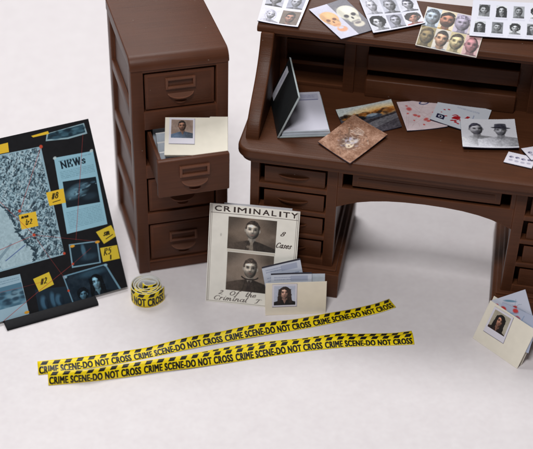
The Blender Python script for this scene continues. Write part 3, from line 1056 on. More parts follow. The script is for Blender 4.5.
skull(.38, 1.12, .95, (232, 180, 128), (120, 74, 54))
c.ell(.44, .46, .2, .15, (226, 160, 122), .3)
c.ell(.44, .53, .11, .06, (206, 204, 222), .5)
skull(1.18, 1.1, 1.1, (226, 222, 206), (50, 46, 54))
c.ell(1.2, .46, .22, .15, (214, 206, 190), .3)
c.ell(1.2, .53, .13, .06, (120, 112, 116), .5)
c.blur(.005)
c.grain(.09, 3, 57)
dsheet('skull_print', [(1.72, .91), (2.88, 1.64), (4.20, .36), (3.05, -.29)], 'top', c,
       'print of two skulls, one orange and one white, on the hutch top', 'photo', .02, .0, lift=.05)
# rows of portraits with a woman in red
c = Canvas(2.0, 1.75, 130, (222, 222, 236))
spec = [[dict(skin=(206, 206, 214), hair=(20, 20, 26), cloth=(196, 196, 208), bg=(212, 212, 222), style='full'),
         dict(skin=(176, 176, 190), hair=(86, 86, 100), cloth=(150, 150, 164), bg=(164, 164, 180), style='short'),
         dict(skin=(206, 146, 126), hair=(44, 34, 36), cloth=(190, 74, 60), bg=(214, 212, 224), style='full')],
        [dict(skin=(210, 208, 220), hair=(176, 176, 190), cloth=(190, 190, 204), bg=(218, 218, 230), style='short', al=.7),
         dict(skin=(178, 178, 188), hair=(120, 120, 130), cloth=(120, 120, 132), bg=(186, 188, 202), style='short'),
         dict(skin=(200, 198, 210), hair=(70, 70, 84), cloth=(150, 150, 164), bg=(216, 216, 228), style='short')]]
for r in range(2):
    for q in range(3):
        portrait_cell(c, .06+q*.65, .07+r*.86, .06+q*.65+.58, .07+r*.86+.76, s=.72, seed=r*3+q, **spec[r][q])
c.lines(1.0, .86, 1.35, .91, 1, (120, 120, 140), 3)
dsheet('portrait_print', [(3.38, 1.66), (5.36, 1.94), (5.84, .81), (4.12, .08)], 'top', c,
       'print with rows of grey portraits and one woman in red, beside the skulls', 'photo', .025, .035, lift=.085)
# eight colour faces
c = Canvas(2.18, 1.85, 140, (216, 208, 196))
fs = [[dict(skin=(142, 122, 84), hair=(80, 64, 40), cloth=(120, 104, 70), bg=(150, 134, 92), style='short'),
       dict(skin=(220, 172, 140), hair=(52, 44, 40), cloth=(206, 214, 232), bg=(214, 206, 196), style='short'),
       dict(skin=(216, 198, 152), hair=(60, 48, 40), cloth=(220, 206, 160), bg=(206, 190, 150), style='short'),
       dict(skin=(190, 132, 138), hair=(120, 70, 84), cloth=(180, 130, 140), bg=(206, 170, 170), style='bald')],
      [dict(skin=(180, 194, 208), hair=(80, 88, 98), cloth=(168, 176, 190), bg=(196, 208, 222), style='short'),
       dict(skin=(194, 134, 110), hair=(50, 38, 36), cloth=(222, 166, 40), bg=(222, 206, 176), style='short', beard=.7),
       dict(skin=(176, 166, 186), hair=(150, 140, 164), cloth=(170, 160, 180), bg=(190, 180, 200), style='short', al=.8),
       dict(skin=(190, 180, 170), hair=(60, 50, 50), cloth=(120, 110, 120), bg=(200, 190, 190), style='short')]]
for r in range(2):
    for q in range(4):
        portrait_cell(c, .03+q*.534, .03+r*.90, .03+q*.534+.52, .03+r*.90+.89, s=.76, cy=.52, seed=30+r*4+q, **fs[r][q])
dsheet('portrait_print', [(5.82, 1.69), (7.97, 1.39), (7.72, -.42), (5.61, -.16)], 'top', c,
       'colour print of eight close-up faces hanging over the front edge of the hutch top', 'photo', .0, -.02, rough=.35, lift=.05)
# rows of small grey heads
c = Canvas(3.2, 1.75, 140, (222, 222, 234))
for r in range(2):
    for q in range(5):
        x0, y0 = .24+q*.60, .20+r*.80
        if r == 0:
            x0 -= .10
        k = dict(skin=mono(160+18*((q*7+r) % 3), -8), hair=mono(28+30*((q+r) % 2), -6), cloth=mono(60+60*((q+2*r) % 3), -8), bg=mono([196, 120, 214, 150, 226][(q+r) % 5], -8), style=['long', 'full', 'short'][(q*2+r) % 3], seed=60+q+5*r)
        if q == 4:
            k.update(al=.25, bg=None)
        portrait_cell(c, x0, y0, x0+.38, y0+.56, s=.64, **k)
        c.lines(x0-.04, y0-.13, x0+.42, y0-.04, 2, (150, 150, 172), 7+q, .4, .6)
dsheet('portrait_print', [(7.37, 2.12), (10.52, 2.40), (10.60, .66), (7.39, .44)], 'top', c,
       'white print with two rows of tiny grey heads at the right of the hutch top', 'photo', .025, .035, lift=.09)

# ------------------------------------------------------------------ open notebook on the desk
hy = .28
fw = Vector((-.281, .960, 0))
nb_o = desk_pt(1.35, 1.05, HT+.012)
nb = thing('notebook', 'black notebook half open on the left of the desk with white pages', 'notebook', nb_o, DESK_YAW+math.atan2(.960, -.281)-math.pi/2)
# local: x to the right across the page, y along the hinge to the back
NW, NL = 1.83, 2.72


def slab(name, O, ex, ey, w, l, t, mat, parent, bev=.012, r=.14):
    """flat slab in the plane ex,ey with thickness t along ex x ey"""
    ex, ey = Vector(ex).normalized(), Vector(ey).normalized()
    ez = ex.cross(ey)
    m = MB()
    pts = rr_outline(0, w, 0, l, .02, 2)
    m.prism(pts, 'z', 0, t, bev)
    o = m.build(name, mat, parent)
    o.matrix_local = Matrix(((ex.x, ey.x, ez.x, O[0]), (ex.y, ey.y, ez.y, O[1]), (ex.z, ey.z, ez.z, O[2]), (0, 0, 0, 1)))
    return o


slab('back_cover', (0, 0, 0), (1, 0, 0), (0, 1, 0), NW, NL, .05, M_TRIM, nb)
cp = Canvas(NW-.14, NL-.1, 90, (202, 200, 213))
cp.rect(.15, NL-.62, NW-.22, NL-.22, (178, 178, 196), .9)
cp.lines(.25, NL-.5, NW-.35, NL-.3, 2, (120, 122, 156), 6)
cp.rect(.15, NL-.66, NW-.25, NL-.615, (84, 86, 124), .9)
for i in range(20):
    cp.rect(.14, .2+i*.105, NW-.26, .212+i*.105, (192, 194, 210), .35)
m = MB()
for k in range(2):
    m.prism([(.10+.012*k, .04+.01*k), (NW-.05-.015*k, .04+.012*k), (NW-.05-.015*k, NL-.07), (.10+.012*k, NL-.07)], 'z', .05+.094*k, .142+.094*k, .012)
m.build('page_block', M_PAPER_B, nb)
pg = sheet_mesh('page', (.12, .07, .245), (NW-.09, .08, .245), (NW-.09, NL-.09, .245), (.12, NL-.09, .245), .012, [printed('notebook page print', cp, .5), M_PAPER, M_PAPER], .012, 0, 6, parent=nb)
ang = math.radians(67)
ex, ey = Vector((math.cos(ang), 0, math.sin(ang))), Vector((0, 1, 0))
cvr = slab('cover', (-.015, 0, .02), ex, ey, 1.74, NL, .055, M_BLACKCOVER, nb)
# pale rim round the cover's cut edge
m = MB()
m.box(0, 1.745, -.02, 0.0, -.004, .058, .006)
m.box(1.74, 1.76, -.02, NL+.02, -.004, .058, .006)
o = m.build('edge_trim', M_TRIM, cvr)
cl_ = Canvas(1.38, .38, 160, (214, 214, 226))
cl_.lines(.3, .12, 1.2, .28, 2, (120, 116, 150), 3, .4, .8)
lab = sheet_mesh('label', (.22, NL-.62, .063), (1.50, NL-.62, .063), (1.50, NL-.20, .063), (.22, NL-.20, .063), .006, [printed('notebook label print', cl_, .5), M_PAPER, M_PAPER], 0, 0, 4, parent=cvr, wob=0)

# ------------------------------------------------------------------ folder lying over the open drawer
pf = plane_frame(-3.55, -4.513, 6.2, .047, 1.153)


def polaroid(w, h, **k):
    c = Canvas(w, h, 180, (226, 222, 232))
    b = k.pop('border', .07)
    bb = k.pop('bottom', .2)
    portrait_cell(c, b, bb, w-b, h-b, **k)
    c.rect(0, 0, w, .012, (120, 116, 140)); c.rect(w-.012, 0, w, h, (150, 146, 166))
    return c


def panel(name, parent, P, W, H, t, mat, tab=None, off=0.0, base=0.0):
    """card panel in plane frame P with an optional raised tab (x0,x1,h)"""
    pts = [(0, 0), (W, 0)]
    if tab:
        x0, x1, h = tab
        pts += [(W, H+(h if x1 >= W else 0))]
        if x1 < W:
            pts += [(W, H), (x1, H), (x1-.04, H+h)]
        pts += [(x0+.05, H+h), (x0, H), (0, H)]
        q = []
        for p in pts:
            if p not in q:
                q.append(p)
        pts = q
    else:
        pts += [(W, H), (0, H)]
    m = MB().prism(pts, 'z', off-t, off, .008, 1)
    o = m.build(name, mat, parent)
    O, X, Y = P(0, 0), (P(1, 0)-P(0, 0)), (P(0, 1)-P(0, 0))
    Z = X.cross(Y)
    o.matrix_world = Matrix(((X.x, Y.x, Z.x, O.x), (X.y, Y.y, Z.y, O.y), (X.z, Y.z, Z.z, O.z), (0, 0, 0, 1)))
    return o


def glue(parent_empty, obj):
    obj.parent = parent_empty
    obj.matrix_parent_inverse = parent_empty.matrix_basis.inverted()


fold = thing('file_folder', 'pale folder with a portrait of a man lying over the open cabinet drawer', 'folder', pf(0, 0))
a = panel('front_panel', None, pf, 2.165, 1.55, .03, M_MANILA_P); glue(fold, a)
a = panel('back_panel', None, pf, 2.165, 1.55, .03, M_MANILA_P, (1.5, 2.165, .08), -.06); glue(fold, a)
cv = polaroid(.89, 1.05, skin=(176, 128, 106), hair=(46, 38, 36), cloth=(92, 112, 140), bg=(150, 128, 116), s=.52, cy=.66, bottom=.24)
cv.grain(.10, 14, 3, .07, .24, .82, .98)
a = sheet_mesh('photo', pf(.14, .45, .02), pf(1.03, .43, .02), pf(1.03, 1.49, .02), pf(.15, 1.52, .02), .015, [printed('drawer folder portrait', cv), M_GREYEDGE, M_PAPER], 0, 0, 5, wob=.003)
glue(fold, a)

# ------------------------------------------------------------------ standing folder with a woman's portrait, in the middle
ff = plane_frame(.061, -5.523, 0.005, .104, .17)
fold = thing('file_folder', 'cream folder with a portrait of a long-haired woman standing before the criminality card', 'folder', ff(0, 0))
a = panel('front_panel', None, ff, 2.212, 1.331, .035, M_MANILA); glue(fold, a)
fb = plane_frame(.061-.02, -5.523+.42, 0.005, .104, .10)
a = panel('back_panel', None, fb, 2.15, 1.25, .035, M_MANILA); glue(fold, a)
m = MB()
P0, P1, P2, P3 = ff(0, 0), ff(2.21, 0), fb(2.15, 0), fb(0, 0)
bm = m.bm
vs = [bm.verts.new(p) for p in (P0, P1, P2, P3)] + [bm.verts.new(p+Vector((0, 0, .035))) for p in (P0, P1, P2, P3)]
for f in ((3, 2, 1, 0), (4, 5, 6, 7), (0, 1, 5, 4), (1, 2, 6, 5), (2, 3, 7, 6), (3, 0, 4, 7)):
    bm.faces.new([vs[i] for i in f])
a = m.build('fold_strip', M_MANILA, None); glue(fold, a)
cv = polaroid(.9, .94, border=.065, bottom=.075, skin=(226, 176, 156), hair=(52, 38, 34), cloth=(34, 30, 32), bg=(196, 202, 220), style='long', s=.58, cy=.62)
a = sheet_mesh('photo', ff(.24, .35, .02), ff(1.14, .35, .02), ff(1.14, 1.29, .02), ff(.24, 1.29, .02), .015, [printed('folder portrait of a woman', cv), M_GREYEDGE, M_PAPER], 0, 0, 5, wob=.003)
glue(fold, a)


def form_canvas(w, h, seed):
    c = Canvas(w, h, 120, (206, 212, 226))
    c.rect(0, h-.055, w, h, (40, 40, 52))
    c.lines(.12, h-.32, w*.5, h-.13, 2, (130, 140, 170), seed, .4, .7)
    c.rect(w*.48, h-.34, w*.9, h-.12, (150, 158, 186), .6)
    c.lines(.12, .1, w-.12, h-.45, 9, (120, 130, 160), seed+1, .35, .6)
    return c


# sheets inside: frames parallel to the folder but farther in
fa = plane_frame(.061, -5.523+.30, 0.05, .104, .17)
shA = sheet_mesh('form_sheet', fa(.13, .08), fa(1.53, .36), fa(1.22, 2.07), fa(-.16, 1.76), .02, [printed('form print tilted', form_canvas(1.44, 1.7, 3), .5), M_DARKEDGE, M_PAPER_B], .01, 0, 6)
tag(shA, 'bluish form with a dark top edge, tilted and tallest in the middle folder', 'paper')
fa = plane_frame(.061, -5.523+.16, 0.05, .104, .17)
shB = sheet_mesh('form_sheet', fa(.2, .1), fa(1.68, .1), fa(1.66, 1.58), fa(.18, 1.58), .02, [printed('form print straight', form_canvas(1.46, 1.5, 8), .5), M_DARKEDGE, M_PAPER_B], .01, 0, 6)
tag(shB, 'bluish form with a dark top edge, level and just behind the woman portrait', 'paper')
fa = plane_frame(.061, -5.523+.23, 0.05, .104, .17)
shC = sheet_mesh('form_sheet', fa(1.2, .1), fa(2.16, .1), fa(2.14, 1.45), fa(1.2, 1.48), .02, [M_PAPER_B, M_GREYEDGE, M_PAPER_B], .0, 0, 5)
tag(shC, 'pale blue slip peeking out at the right corner of the middle folder', 'paper')

# ------------------------------------------------------------------ folder leaning against the right pedestal
rf = plane_frame(7.487, -6.403, 0.005, -.839, 6.741-2*math.pi)
fold = thing('file_folder', 'cream folder with a portrait of a dark-haired woman leaning at the right of the desk', 'folder', rf(0, 0))
a = panel('front_panel', None, rf, 2.06, 1.56, .035, M_MANILA_P); glue(fold, a)
rb_ = plane_frame(7.487+.16, -6.403+.17, 0.005, -.839, 6.741-2*math.pi-.04)
a = panel('back_panel', None, rb_, 2.06, 1.62, .035, M_MANILA_P); glue(fold, a)
cv = polaroid(.90, 1.03, border=.08, bottom=.24, skin=(196, 140, 116), hair=(32, 26, 24), cloth=(60, 40, 36), bg=(176, 168, 150), style='long', s=.62, cy=.56)
a = sheet_mesh('photo', rf(.27, .47, .02), rf(1.19, .49, .02), rf(1.12, 1.50, .02), rf(.27, 1.47, .02), .015, [printed('right folder portrait', cv), M_GREYEDGE, M_PAPER], 0, 0, 5, wob=.003)
glue(fold, a)
c = Canvas(1.5, 1.5, 110, (206, 210, 226))
for i in range(9):
    c.line([(rnd.uniform(.1, 1.4), rnd.uniform(.1, 1.4)), (rnd.uniform(.1, 1.4), rnd.uniform(.1, 1.4))], .02, (140, 156, 180), .6)
for x, y in ((.2, 1.25), (.9, .95), (.4, .8)):
    c.ell(x, y, .1, .07, (196, 50, 48), .5, .9)
c.ell(.8, 1.25, .25, .04, (70, 120, 150), .6, .7, -.4)
ra = plane_frame(7.487+.11, -6.403+.12, 0.06, -.839, 6.741-2*math.pi)
# far page: a rectangle turned in the folder's plane, its top corner standing out


def turned(P, cx, cy, w, h, ang):
    co, si = math.cos(ang), math.sin(ang)
    f = lambda x, y: P(cx+x*co-y*si, cy+x*si+y*co)
    return f(-w/2, -h/2), f(w/2, -h/2), f(w/2, h/2), f(-w/2, h/2)


Q = turned(ra, .95, 1.43, 1.5, 1.35, .80)
s1 = sheet_mesh('evidence_page', *Q, .02, [printed('right folder page far', c, .5), M_GREYEDGE, M_PAPER_B], 0, 0, 5)
tag(s1, 'pale page turned corner up, hindmost in the folder at the right', 'paper')
ra2 = plane_frame(7.487+.06, -6.403+.065, 0.06, -.839, 6.741-2*math.pi)
Q = turned(ra2, 1.30, 1.12, 1.55, 1.3, -.20+.36)
c2 = Canvas(1.55, 1.3, 110, (178, 186, 208))
for x, y in ((.12, 1.1), (.75, .98), (.6, 1.2)):
    c2.ell(x, y, .11, .08, (200, 48, 46), .5, .9)
for i in range(7):
    c2.line([(rnd.uniform(.1, 1.4), rnd.uniform(.6, 1.2)), (rnd.uniform(.1, 1.4), rnd.uniform(.6, 1.2))], .03, (110, 140, 176), .6)
s2 = sheet_mesh('evidence_page', *Q, .02, [printed('right folder page near', c2, .5), M_DARKEDGE, M_PAPER_B], 0, 0, 5)
tag(s2, 'blue-grey page with red marks in the folder at the right', 'paper')

# ------------------------------------------------------------------ criminality card
kf = plane_frame(-2.151, -4.802, 0.006, -.12, .259)
KW, KH = 3.24, 3.88
c = Canvas(KW, KH, 170, (246, 242, 232))
c.grain(.05, 60, 71)
ink = (58, 44, 40)
for x in (.045, KW-.045):
    c.rect(x-.012, .03, x+.012, KH-.02, ink, .55)
c.rect(.09, .06, .104, KH-.02, ink, .6); c.rect(KW-.11, .06, KW-.096, KH-.02, ink, .6)
c.rect(.05, 3.535, KW-.05, 3.552, ink, .8)
c.rect(.05, .045, KW-.05, .06, ink, .6)
# header capitals in wide spaced sans
x = .19
for ch, adv in zip('CRIMINALITY', (.33, .33, .17, .39, .19, .34, .32, .25, .17, .29, .3)):
    wch = {'I': .055, 'M': .31}.get(ch, .235 if ch != 'L' else .17)
    c.text(ch, x+(.03 if ch == 'I' else 0), 3.615, .195, ink, width=wch, bold=.006)
    x += adv*.985


def sepia_man(box, seed, hx, hy, s, hair, bgc, **k):
    x0, y0, x1, y1 = box
    c.clip = box
    c.rect(*box, bgc)
    c.grain(.30, 70, seed, *box)
    c.ell((x0+x1)/2-.2, (y0+y1)/2+.2, (x1-x0)*.42, (y1-y0)*.5, tone(bgc, 1.22), .9, .7)
    for cx, cy in ((x0, y0), (x1, y0), (x1, y1), (x0, y1)):
        c.ell(cx, cy, .5, .4, tone(bgc, .6), .95, .6)
    c.clip = None
    face(c, hx, hy, s, (232, 220, 204), hair, (86, 74, 65), box=box, style='short', seed=seed, **k)
    c.clip = box
    c.grain(.09, 2.5, seed+3, *box)
    c.clip = None


sepia_man((.70, 2.19, 2.44, 3.43), 81, 1.58, 2.97, .66, (64, 54, 48), (112, 98, 86), lapel=(150, 138, 124))
sepia_man((.72, .55, 2.42, 2.06), 94, 1.58, 1.47, .72, (84, 72, 64), (128, 114, 102), beard=.35, lapel=(60, 50, 46))
c.line(arc(1.58, 1.16, .30, .12, 190, 350), .05, (44, 36, 34), .9)
c.ell(1.45, 2.33, .07, .05, (150, 136, 122), .5, .7)
c.rect(.70, 2.085, 2.44, 2.17, (214, 206, 192))
pen(c, '8', 2.58, 2.88, .105, ink, .03, sx=1.5, slant=.6)
pen(c, 'Cases', 2.44, 2.42, .125, ink, .03, sx=.95, slant=.45)
pen(c, '2  Of  the', .46, .345, .10, ink, .026, sx=1.75, slant=.5)
pen(c, 'Criminal  T', .28, .115, .105, ink, .026, sx=1.85, slant=.5)
c.ell(.45, 2.7, .03, .06, (170, 166, 158), .6, .5)
card = thing('picture_card', 'aged white card headed CRIMINALITY with two sepia mugshots, leaning on the desk', 'card', kf(0, 0))
a = sheet_mesh('printed_face', kf(0, 0), kf(KW, 0), kf(KW, KH), kf(0, KH), .045, [printed('criminality print', c, .5), M_PAPER, M_PAPER], .03, .0, 12, wob=.01); glue(card, a)
a = sheet_mesh('backing', kf(.05, .04, -.10), kf(KW-.04, .02, -.10), kf(KW-.30, KH+.05, -.10), kf(.5, KH+.02, -.10), .03, [M_PAPER, M_PAPER, M_PAPER], .02, 0, 6, wob=.01); glue(card, a)

# ------------------------------------------------------------------ evidence board on its stand
OFF = 1.0            # the board runs on past the left of the picture
bfp = plane_frame(-10.339, -6.966, .15, .466, .57)
bf = lambda a, b, d=0.0: bfp(a-OFF, b, d)
BW, BH = 6.9, 6.36
c = Canvas(BW, BH, 120, (27, 27, 30))
c.grain(.03, 20, 101)


def bx(p):
    return (p[0]+OFF, p[1])


def bpoly(P, col, al=1.0):
    c.poly([bx(p) for p in P], col, al)


def bline(P, w, col, al=1.0):
    c.line([bx(p) for p in P], w, col, al)


# aerial map
bpoly([(-.2, 5.86), (3.97, 5.76), (3.89, 1.76), (-.2, 1.72)], (150, 182, 196))
x0, y0, x1, y1 = OFF-.2, 1.8, OFF+3.88, 5.74
c.clip = (x0, y0, x1, y1)
c.rect(x0, y0, x1, y1, (158, 188, 200))
c.grain(.20, 50, 111, x0, y0, x1, y1)
c.grain(.25, 5, 112, x0, y0, x1, y1)
for i in range(5200):
    x, y = rnd.uniform(x0, x1), rnd.uniform(y0, y1)
    q = (x-OFF)
    if rnd.random() > min(1, .25+.30*max(0, q-.6)):
        continue
    an = rnd.gauss(.95, .2) if rnd.random() < .65 else rnd.gauss(2.5, .2)
    L = rnd.uniform(.008, .045)*(2.2 if rnd.random() < .08 else 1)
    col = rnd.choice([(24, 36, 46), (38, 54, 66), (60, 84, 98), (30, 44, 54), (196, 216, 222), (84, 112, 126)])
    c.line([(x-L*math.cos(an), y-L*math.sin(an)), (x+L*math.cos(an), y+L*math.sin(an))], rnd.uniform(.02, .055), col, rnd.uniform(.3, .75))
for i in range(26):
    x, y = OFF+rnd.uniform(.9, 3.7), rnd.uniform(1.9, 5.6)
    if x < OFF+2.2 and y < 4.6:
        continue
    c.ell(x, y, rnd.uniform(.06, .2), rnd.uniform(.03, .08), (26, 38, 48), .6, .6, rnd.uniform(.6, 1.3))
for k in range(16):                                   # streets
    x, y = OFF+rnd.uniform(.2, 3.6), rnd.uniform(2, 5.6)
    an = rnd.choice([.95, 2.45]); L = rnd.uniform(.5, 1.3)
    c.line([(x-L*math.cos(an), y-L*math.sin(an)), (x+L*math.cos(an), y+L*math.sin(an))], .022, (188, 210, 218), .6)
bp_ = [(-.2, 5.0), (.9, 4.7), (1.6, 4.3), (2.15, 4.0), (2.35, 3.5), (2.40, 3.0), (2.62, 2.55), (2.85, 2.2), (2.75, 1.8)]
lb_ = [(1.6, 1.8), (1.35, 2.4), (1.0, 3.0), (.3, 3.4), (-.2, 3.6)]
bpoly(bp_+lb_, (172, 198, 208), .92)
c.grain(.12, 9, 119, x0, y0, x1, y1)
for (x, y), (u_, v_) in zip(bp_[:-1], bp_[1:]):
    for k in range(12):
        t = rnd.random()
        X_, Y_ = OFF+x+(u_-x)*t, y+(v_-y)*t
        an = rnd.gauss(2.6, .5); L = rnd.uniform(.05, .16)
        c.line([(X_-L*math.cos(an), Y_-L*math.sin(an)), (X_+L*.4*math.cos(an), Y_+L*.4*math.sin(an))], rnd.uniform(.02, .05), (44, 62, 74), .75)
bpoly([(1.2, 2.0), (2.1, 2.65), (2.15, 2.6), (1.3, 1.9)], (110, 136, 152), .6)
c.clip = None
# newspaper
bpoly([(4.33, 5.25), (5.80, 5.18), (5.70, 2.45), (4.15, 2.46)], (150, 196, 214))
pen(c, 'NEWs', OFF+4.52, 4.82, .155, (26, 40, 50), .05, slant=0, sx=1.42)
c.lines(OFF+4.46, 5.06, OFF+5.70, 5.12, 1, (90, 124, 140), 2)
c.lines(OFF+4.42, 4.42, OFF+5.70, 4.72, 5, (92, 128, 144), 3, .45, .5)
bpoly([(4.44, 4.34), (5.68, 4.24), (5.62, 3.30), (4.36, 3.39)], (24, 34, 42))
c.ell(OFF+4.85, 3.88, .42, .2, (104, 146, 166), .8, .85, .25)
c.ell(OFF+5.05, 4.05, .3, .1, (60, 84, 98), .8, .8)
c.ell(OFF+5.3, 3.6, .25, .12, (44, 62, 74), .8, .8)
for i in range(40):
    q = rnd.gauss(0, .3)
    c.ell(OFF+4.95+q, 3.88+.25*q+rnd.gauss(0, .09), rnd.uniform(.03, .12), rnd.uniform(.015, .04), rnd.choice([(150, 190, 206), (70, 100, 118), (22, 32, 40), (110, 150, 168)]), .6, .6, rnd.uniform(-.2, .7))
c.lines(OFF+4.30, 2.60, OFF+5.62, 3.24, 11, (98, 136, 154), 5, .4, .55)
for p in ((4.36, 5.24), (5.74, 5.2)):
    c.ell(OFF+p[0], p[1], .07, .05, (196, 214, 216), .3, .9, .4)
# top photo strip
bpoly([(4.28, 6.16), (5.71, 6.24), (5.74, 5.84), (5.0, 5.80), (4.18, 5.90)], (150, 180, 190))
bpoly([(4.34, 6.14), (5.66, 6.20), (5.68, 5.90), (5.0, 5.86), (4.25, 5.95)], (40, 66, 80))
for i in range(26):
    c.ell(OFF+rnd.uniform(4.4, 5.6), rnd.uniform(5.93, 6.14), rnd.uniform(.05, .16), rnd.uniform(.03, .07), rnd.choice([(24, 38, 48), (84, 124, 140), (56, 88, 104)]), .7, .7)
# small photos along the bottom
bpoly([(.95, 1.53), (2.16, 1.49), (2.14, 0), (.95, 0)], (158, 188, 204))
c.clip = (OFF+.95, .42, OFF+2.13, 1.19)
c.rect(OFF+.9, .42, OFF+2.13, 1.19, (84, 124, 146))
for i in range(40):
    c.ell(OFF+rnd.uniform(.9, 2.1), rnd.uniform(.45, .95), .12, .06, rnd.choice([(40, 60, 76), (70, 104, 124), (120, 156, 174)]), .7, .7)
c.clip = None
c.lines(OFF+1.1, 1.26, OFF+2.08, 1.42, 2, (90, 120, 140), 12, .4, .5)
bpoly([(2.54, .80), (3.66, .62), (3.74, 0), (2.5, 0)], (30, 44, 56))
for x, w_, h_ in ((2.75, .12, .5), (3.1, .1, .55), (3.3, .13, .42)):
    c.ell(OFF+x, h_*.5, w_, h_*.5, (74, 116, 144), .6, .75)
    c.ell(OFF+x+.1, h_*.4, w_*.6, h_*.4, (22, 32, 44), .6, .8)
bpoly([(4.12, 2.08), (5.21, 1.95), (5.13, 1.12), (4.04, 1.21)], (128, 164, 182))
bpoly([(4.17, 2.03), (5.15, 1.91), (5.08, 1.17), (4.1, 1.26)], (26, 38, 48))
c.ell(OFF+4.6, 1.72, .08, .25, (84, 124, 146), .7, .8)
c.ell(OFF+4.75, 1.45, .3, .12, (52, 76, 92), .7, .7)
bpoly([(3.63, 1.02), (5.29, 1.05), (5.64, 0), (3.75, 0)], (110, 150, 172))
bpoly([(3.68, .97), (5.24, 1.0), (5.57, 0), (3.80, 0)], (28, 42, 54))
c.clip = (OFF+3.7, 0, OFF+5.55, .98)
c.grain(.16, 24, 131, OFF+3.8, 0, OFF+5.2, .95)
c.ell(OFF+4.7, .85, .5, .12, (58, 92, 112), .9, .7)
face(c, OFF+4.80, .48, .52, (140, 190, 214), (14, 20, 26), (30, 44, 56), style='long')
face(c, OFF+4.22, .16, .40, (100, 146, 172), (18, 26, 34), (24, 36, 46), style='full')
c.clip = None
for p in ((5.28, 1.0), (3.72, .95)):
    c.ell(OFF+p[0], p[1], .07, .05, (150, 190, 206), .4, .9)
# sticky notes
Y1, Y2 = (238, 196, 56), (224, 196, 60)
for P, col in (([(2.4, 6.14), (2.85, 6.15), (2.81, 5.81), (2.4, 5.82)], Y1), ([(3.71, 6.2), (4.35, 6.24), (4.37, 6.13), (3.77, 6.13)], Y1),
               ([(2.61, 3.55), (3.24, 3.53), (3.21, 3.0), (2.59, 3.02)], Y1), ([(3.76, 4.1), (4.41, 4.1), (4.38, 3.58), (3.77, 3.6)], Y1),
               ([(5.21, 2.27), (5.82, 2.38), (5.95, 1.95), (5.4, 1.77)], Y2), ([(5.22, 1.66), (5.87, 1.61), (5.86, 1.1), (5.21, 1.13)], Y2),
               ([(2.57, 1.19), (3.19, 1.29), (3.26, .8), (2.67, .68)], Y2)):
    bpoly(P, col)
ik = (40, 36, 24)
pen(c, 'mrnm', OFF+2.68, 3.40, .06, ik, .022); pen(c, 'tr2', OFF+2.76, 3.14, .11, ik, .026)
pen(c, '#8', OFF+3.90, 3.82, .13, ik, .032); c.line([(OFF+3.92, 3.70), (OFF+4.2, 3.72)], .024, ik)
pen(c, 'sm', OFF+5.45, 2.06, .12, ik, .034); c.line([(OFF+5.52, 1.93), (OFF+5.8, 2.03)], .028, ik)
pen(c, 'R5', OFF+5.30, 1.36, .15, ik, .032); c.line([(OFF+5.55, 1.3), (OFF+5.52, 1.17)], .05, ik)
pen(c, '#2', OFF+2.78, .92, .13, ik, .032)
# strings and pins
RED = (176, 62, 58)
for P, w_ in (([(3.97, 5.75), (2.68, 3.65)], .03), ([(5.57, 5.84), (4.42, 2.17)], .026), ([(1.2, 5.1), (2.08, 4.16), (2.98, 2.72)], .026),
              ([(1.2, 2.35), (1.67, 2.5), (2.98, 2.72)], .03), ([(2.98, 2.72), (5.2, 1.91)], .022), ([(2.98, 2.72), (3.32, 1.82), (3.7, .9)], .022),
              ([(1.2, .0), (2.63, .69), (4.11, 1.35)], .03), ([(4.11, 1.35), (4.9, 1.75)], .02), ([(1.2, 1.03), (2.16, 1.0), (2.9, 1.0)], .018)):
    bline(P, w_*.6, RED, .75)
bline([(1.78, 2.07), (2.58, 2.45)], .03, (70, 90, 150), .8)
for p, r in (((3.97, 5.75), .09), ((2.68, 3.68), .075), ((2.98, 2.72), .075), ((3.89, 1.80), .07), ((4.11, 1.35), .06), ((3.72, .44), .06)):
    c.ell(OFF+p[0], p[1], r*.72, r*.72, (200, 76, 52), .5)
for p in ((4.24, 1.98), (5.18, 1.90), (2.07, .08)):
    c.ell(OFF+p[0], p[1], .09, .05, (226, 160, 50), .3)
board = thing('evidence_board', 'black investigation board with map, newspaper, photos and yellow notes tied by red string', 'board', bf(0, 0))
M_BOARDPRINT = printed('evidence board print', c, .6, .15)
a = sheet_mesh('printed_board', bf(0, 0), bf(BW, 0), bf(BW, BH), bf(0, BH), .09, [M_BOARDPRINT, M_BLACK, M_BLACK], 0, 0, 10, wob=.012); glue(board, a)
# stand: a flat black bar with a groove, and a prop behind
m = MB()
m.prism([(-.40, .0), (.55, .0), (.55, .18), (.16, .20), (.12, .14), (-.02, .14), (-.06, .20), (-.34, .15), (-.40, .10)], 'x', 2.2, 5.62, .015, 1)
m.box(3.2, 3.6, .5, 2.0, 0, .1, .02)
m.prism([(.55, .0), (2.05, .0), (2.05, .1), (1.95, 2.6), (1.8, 2.6)], 'x', 3.3, 3.5, .01)
st = m.build('stand', M_BLACK, None)
st.location = bfp(-OFF, 0)-Vector((0, 0, .15)); st.rotation_euler[2] = .466
bpy.context.view_layer.update()
glue(board, st)


# ------------------------------------------------------------------ barrier tape
REP, TH_ = 3.25, .60
c = Canvas(REP, TH_, 200, (252, 222, 10))
c.grain(.03, 10, 5)
for i in range(-1, 9):
    x = i*REP/8+.08
    c.poly([(x, .435), (x+.21, .435), (x+.30, .575), (x+.09, .575)], (22, 21, 24))
c.text('CRIME SCENE-DO NOT CROSS', .045, .055, .325, (26, 24, 20), width=REP-.12, bold=.014, track=1.10)
M_TAPE = printed('barrier tape print', c, .4, .4, True)


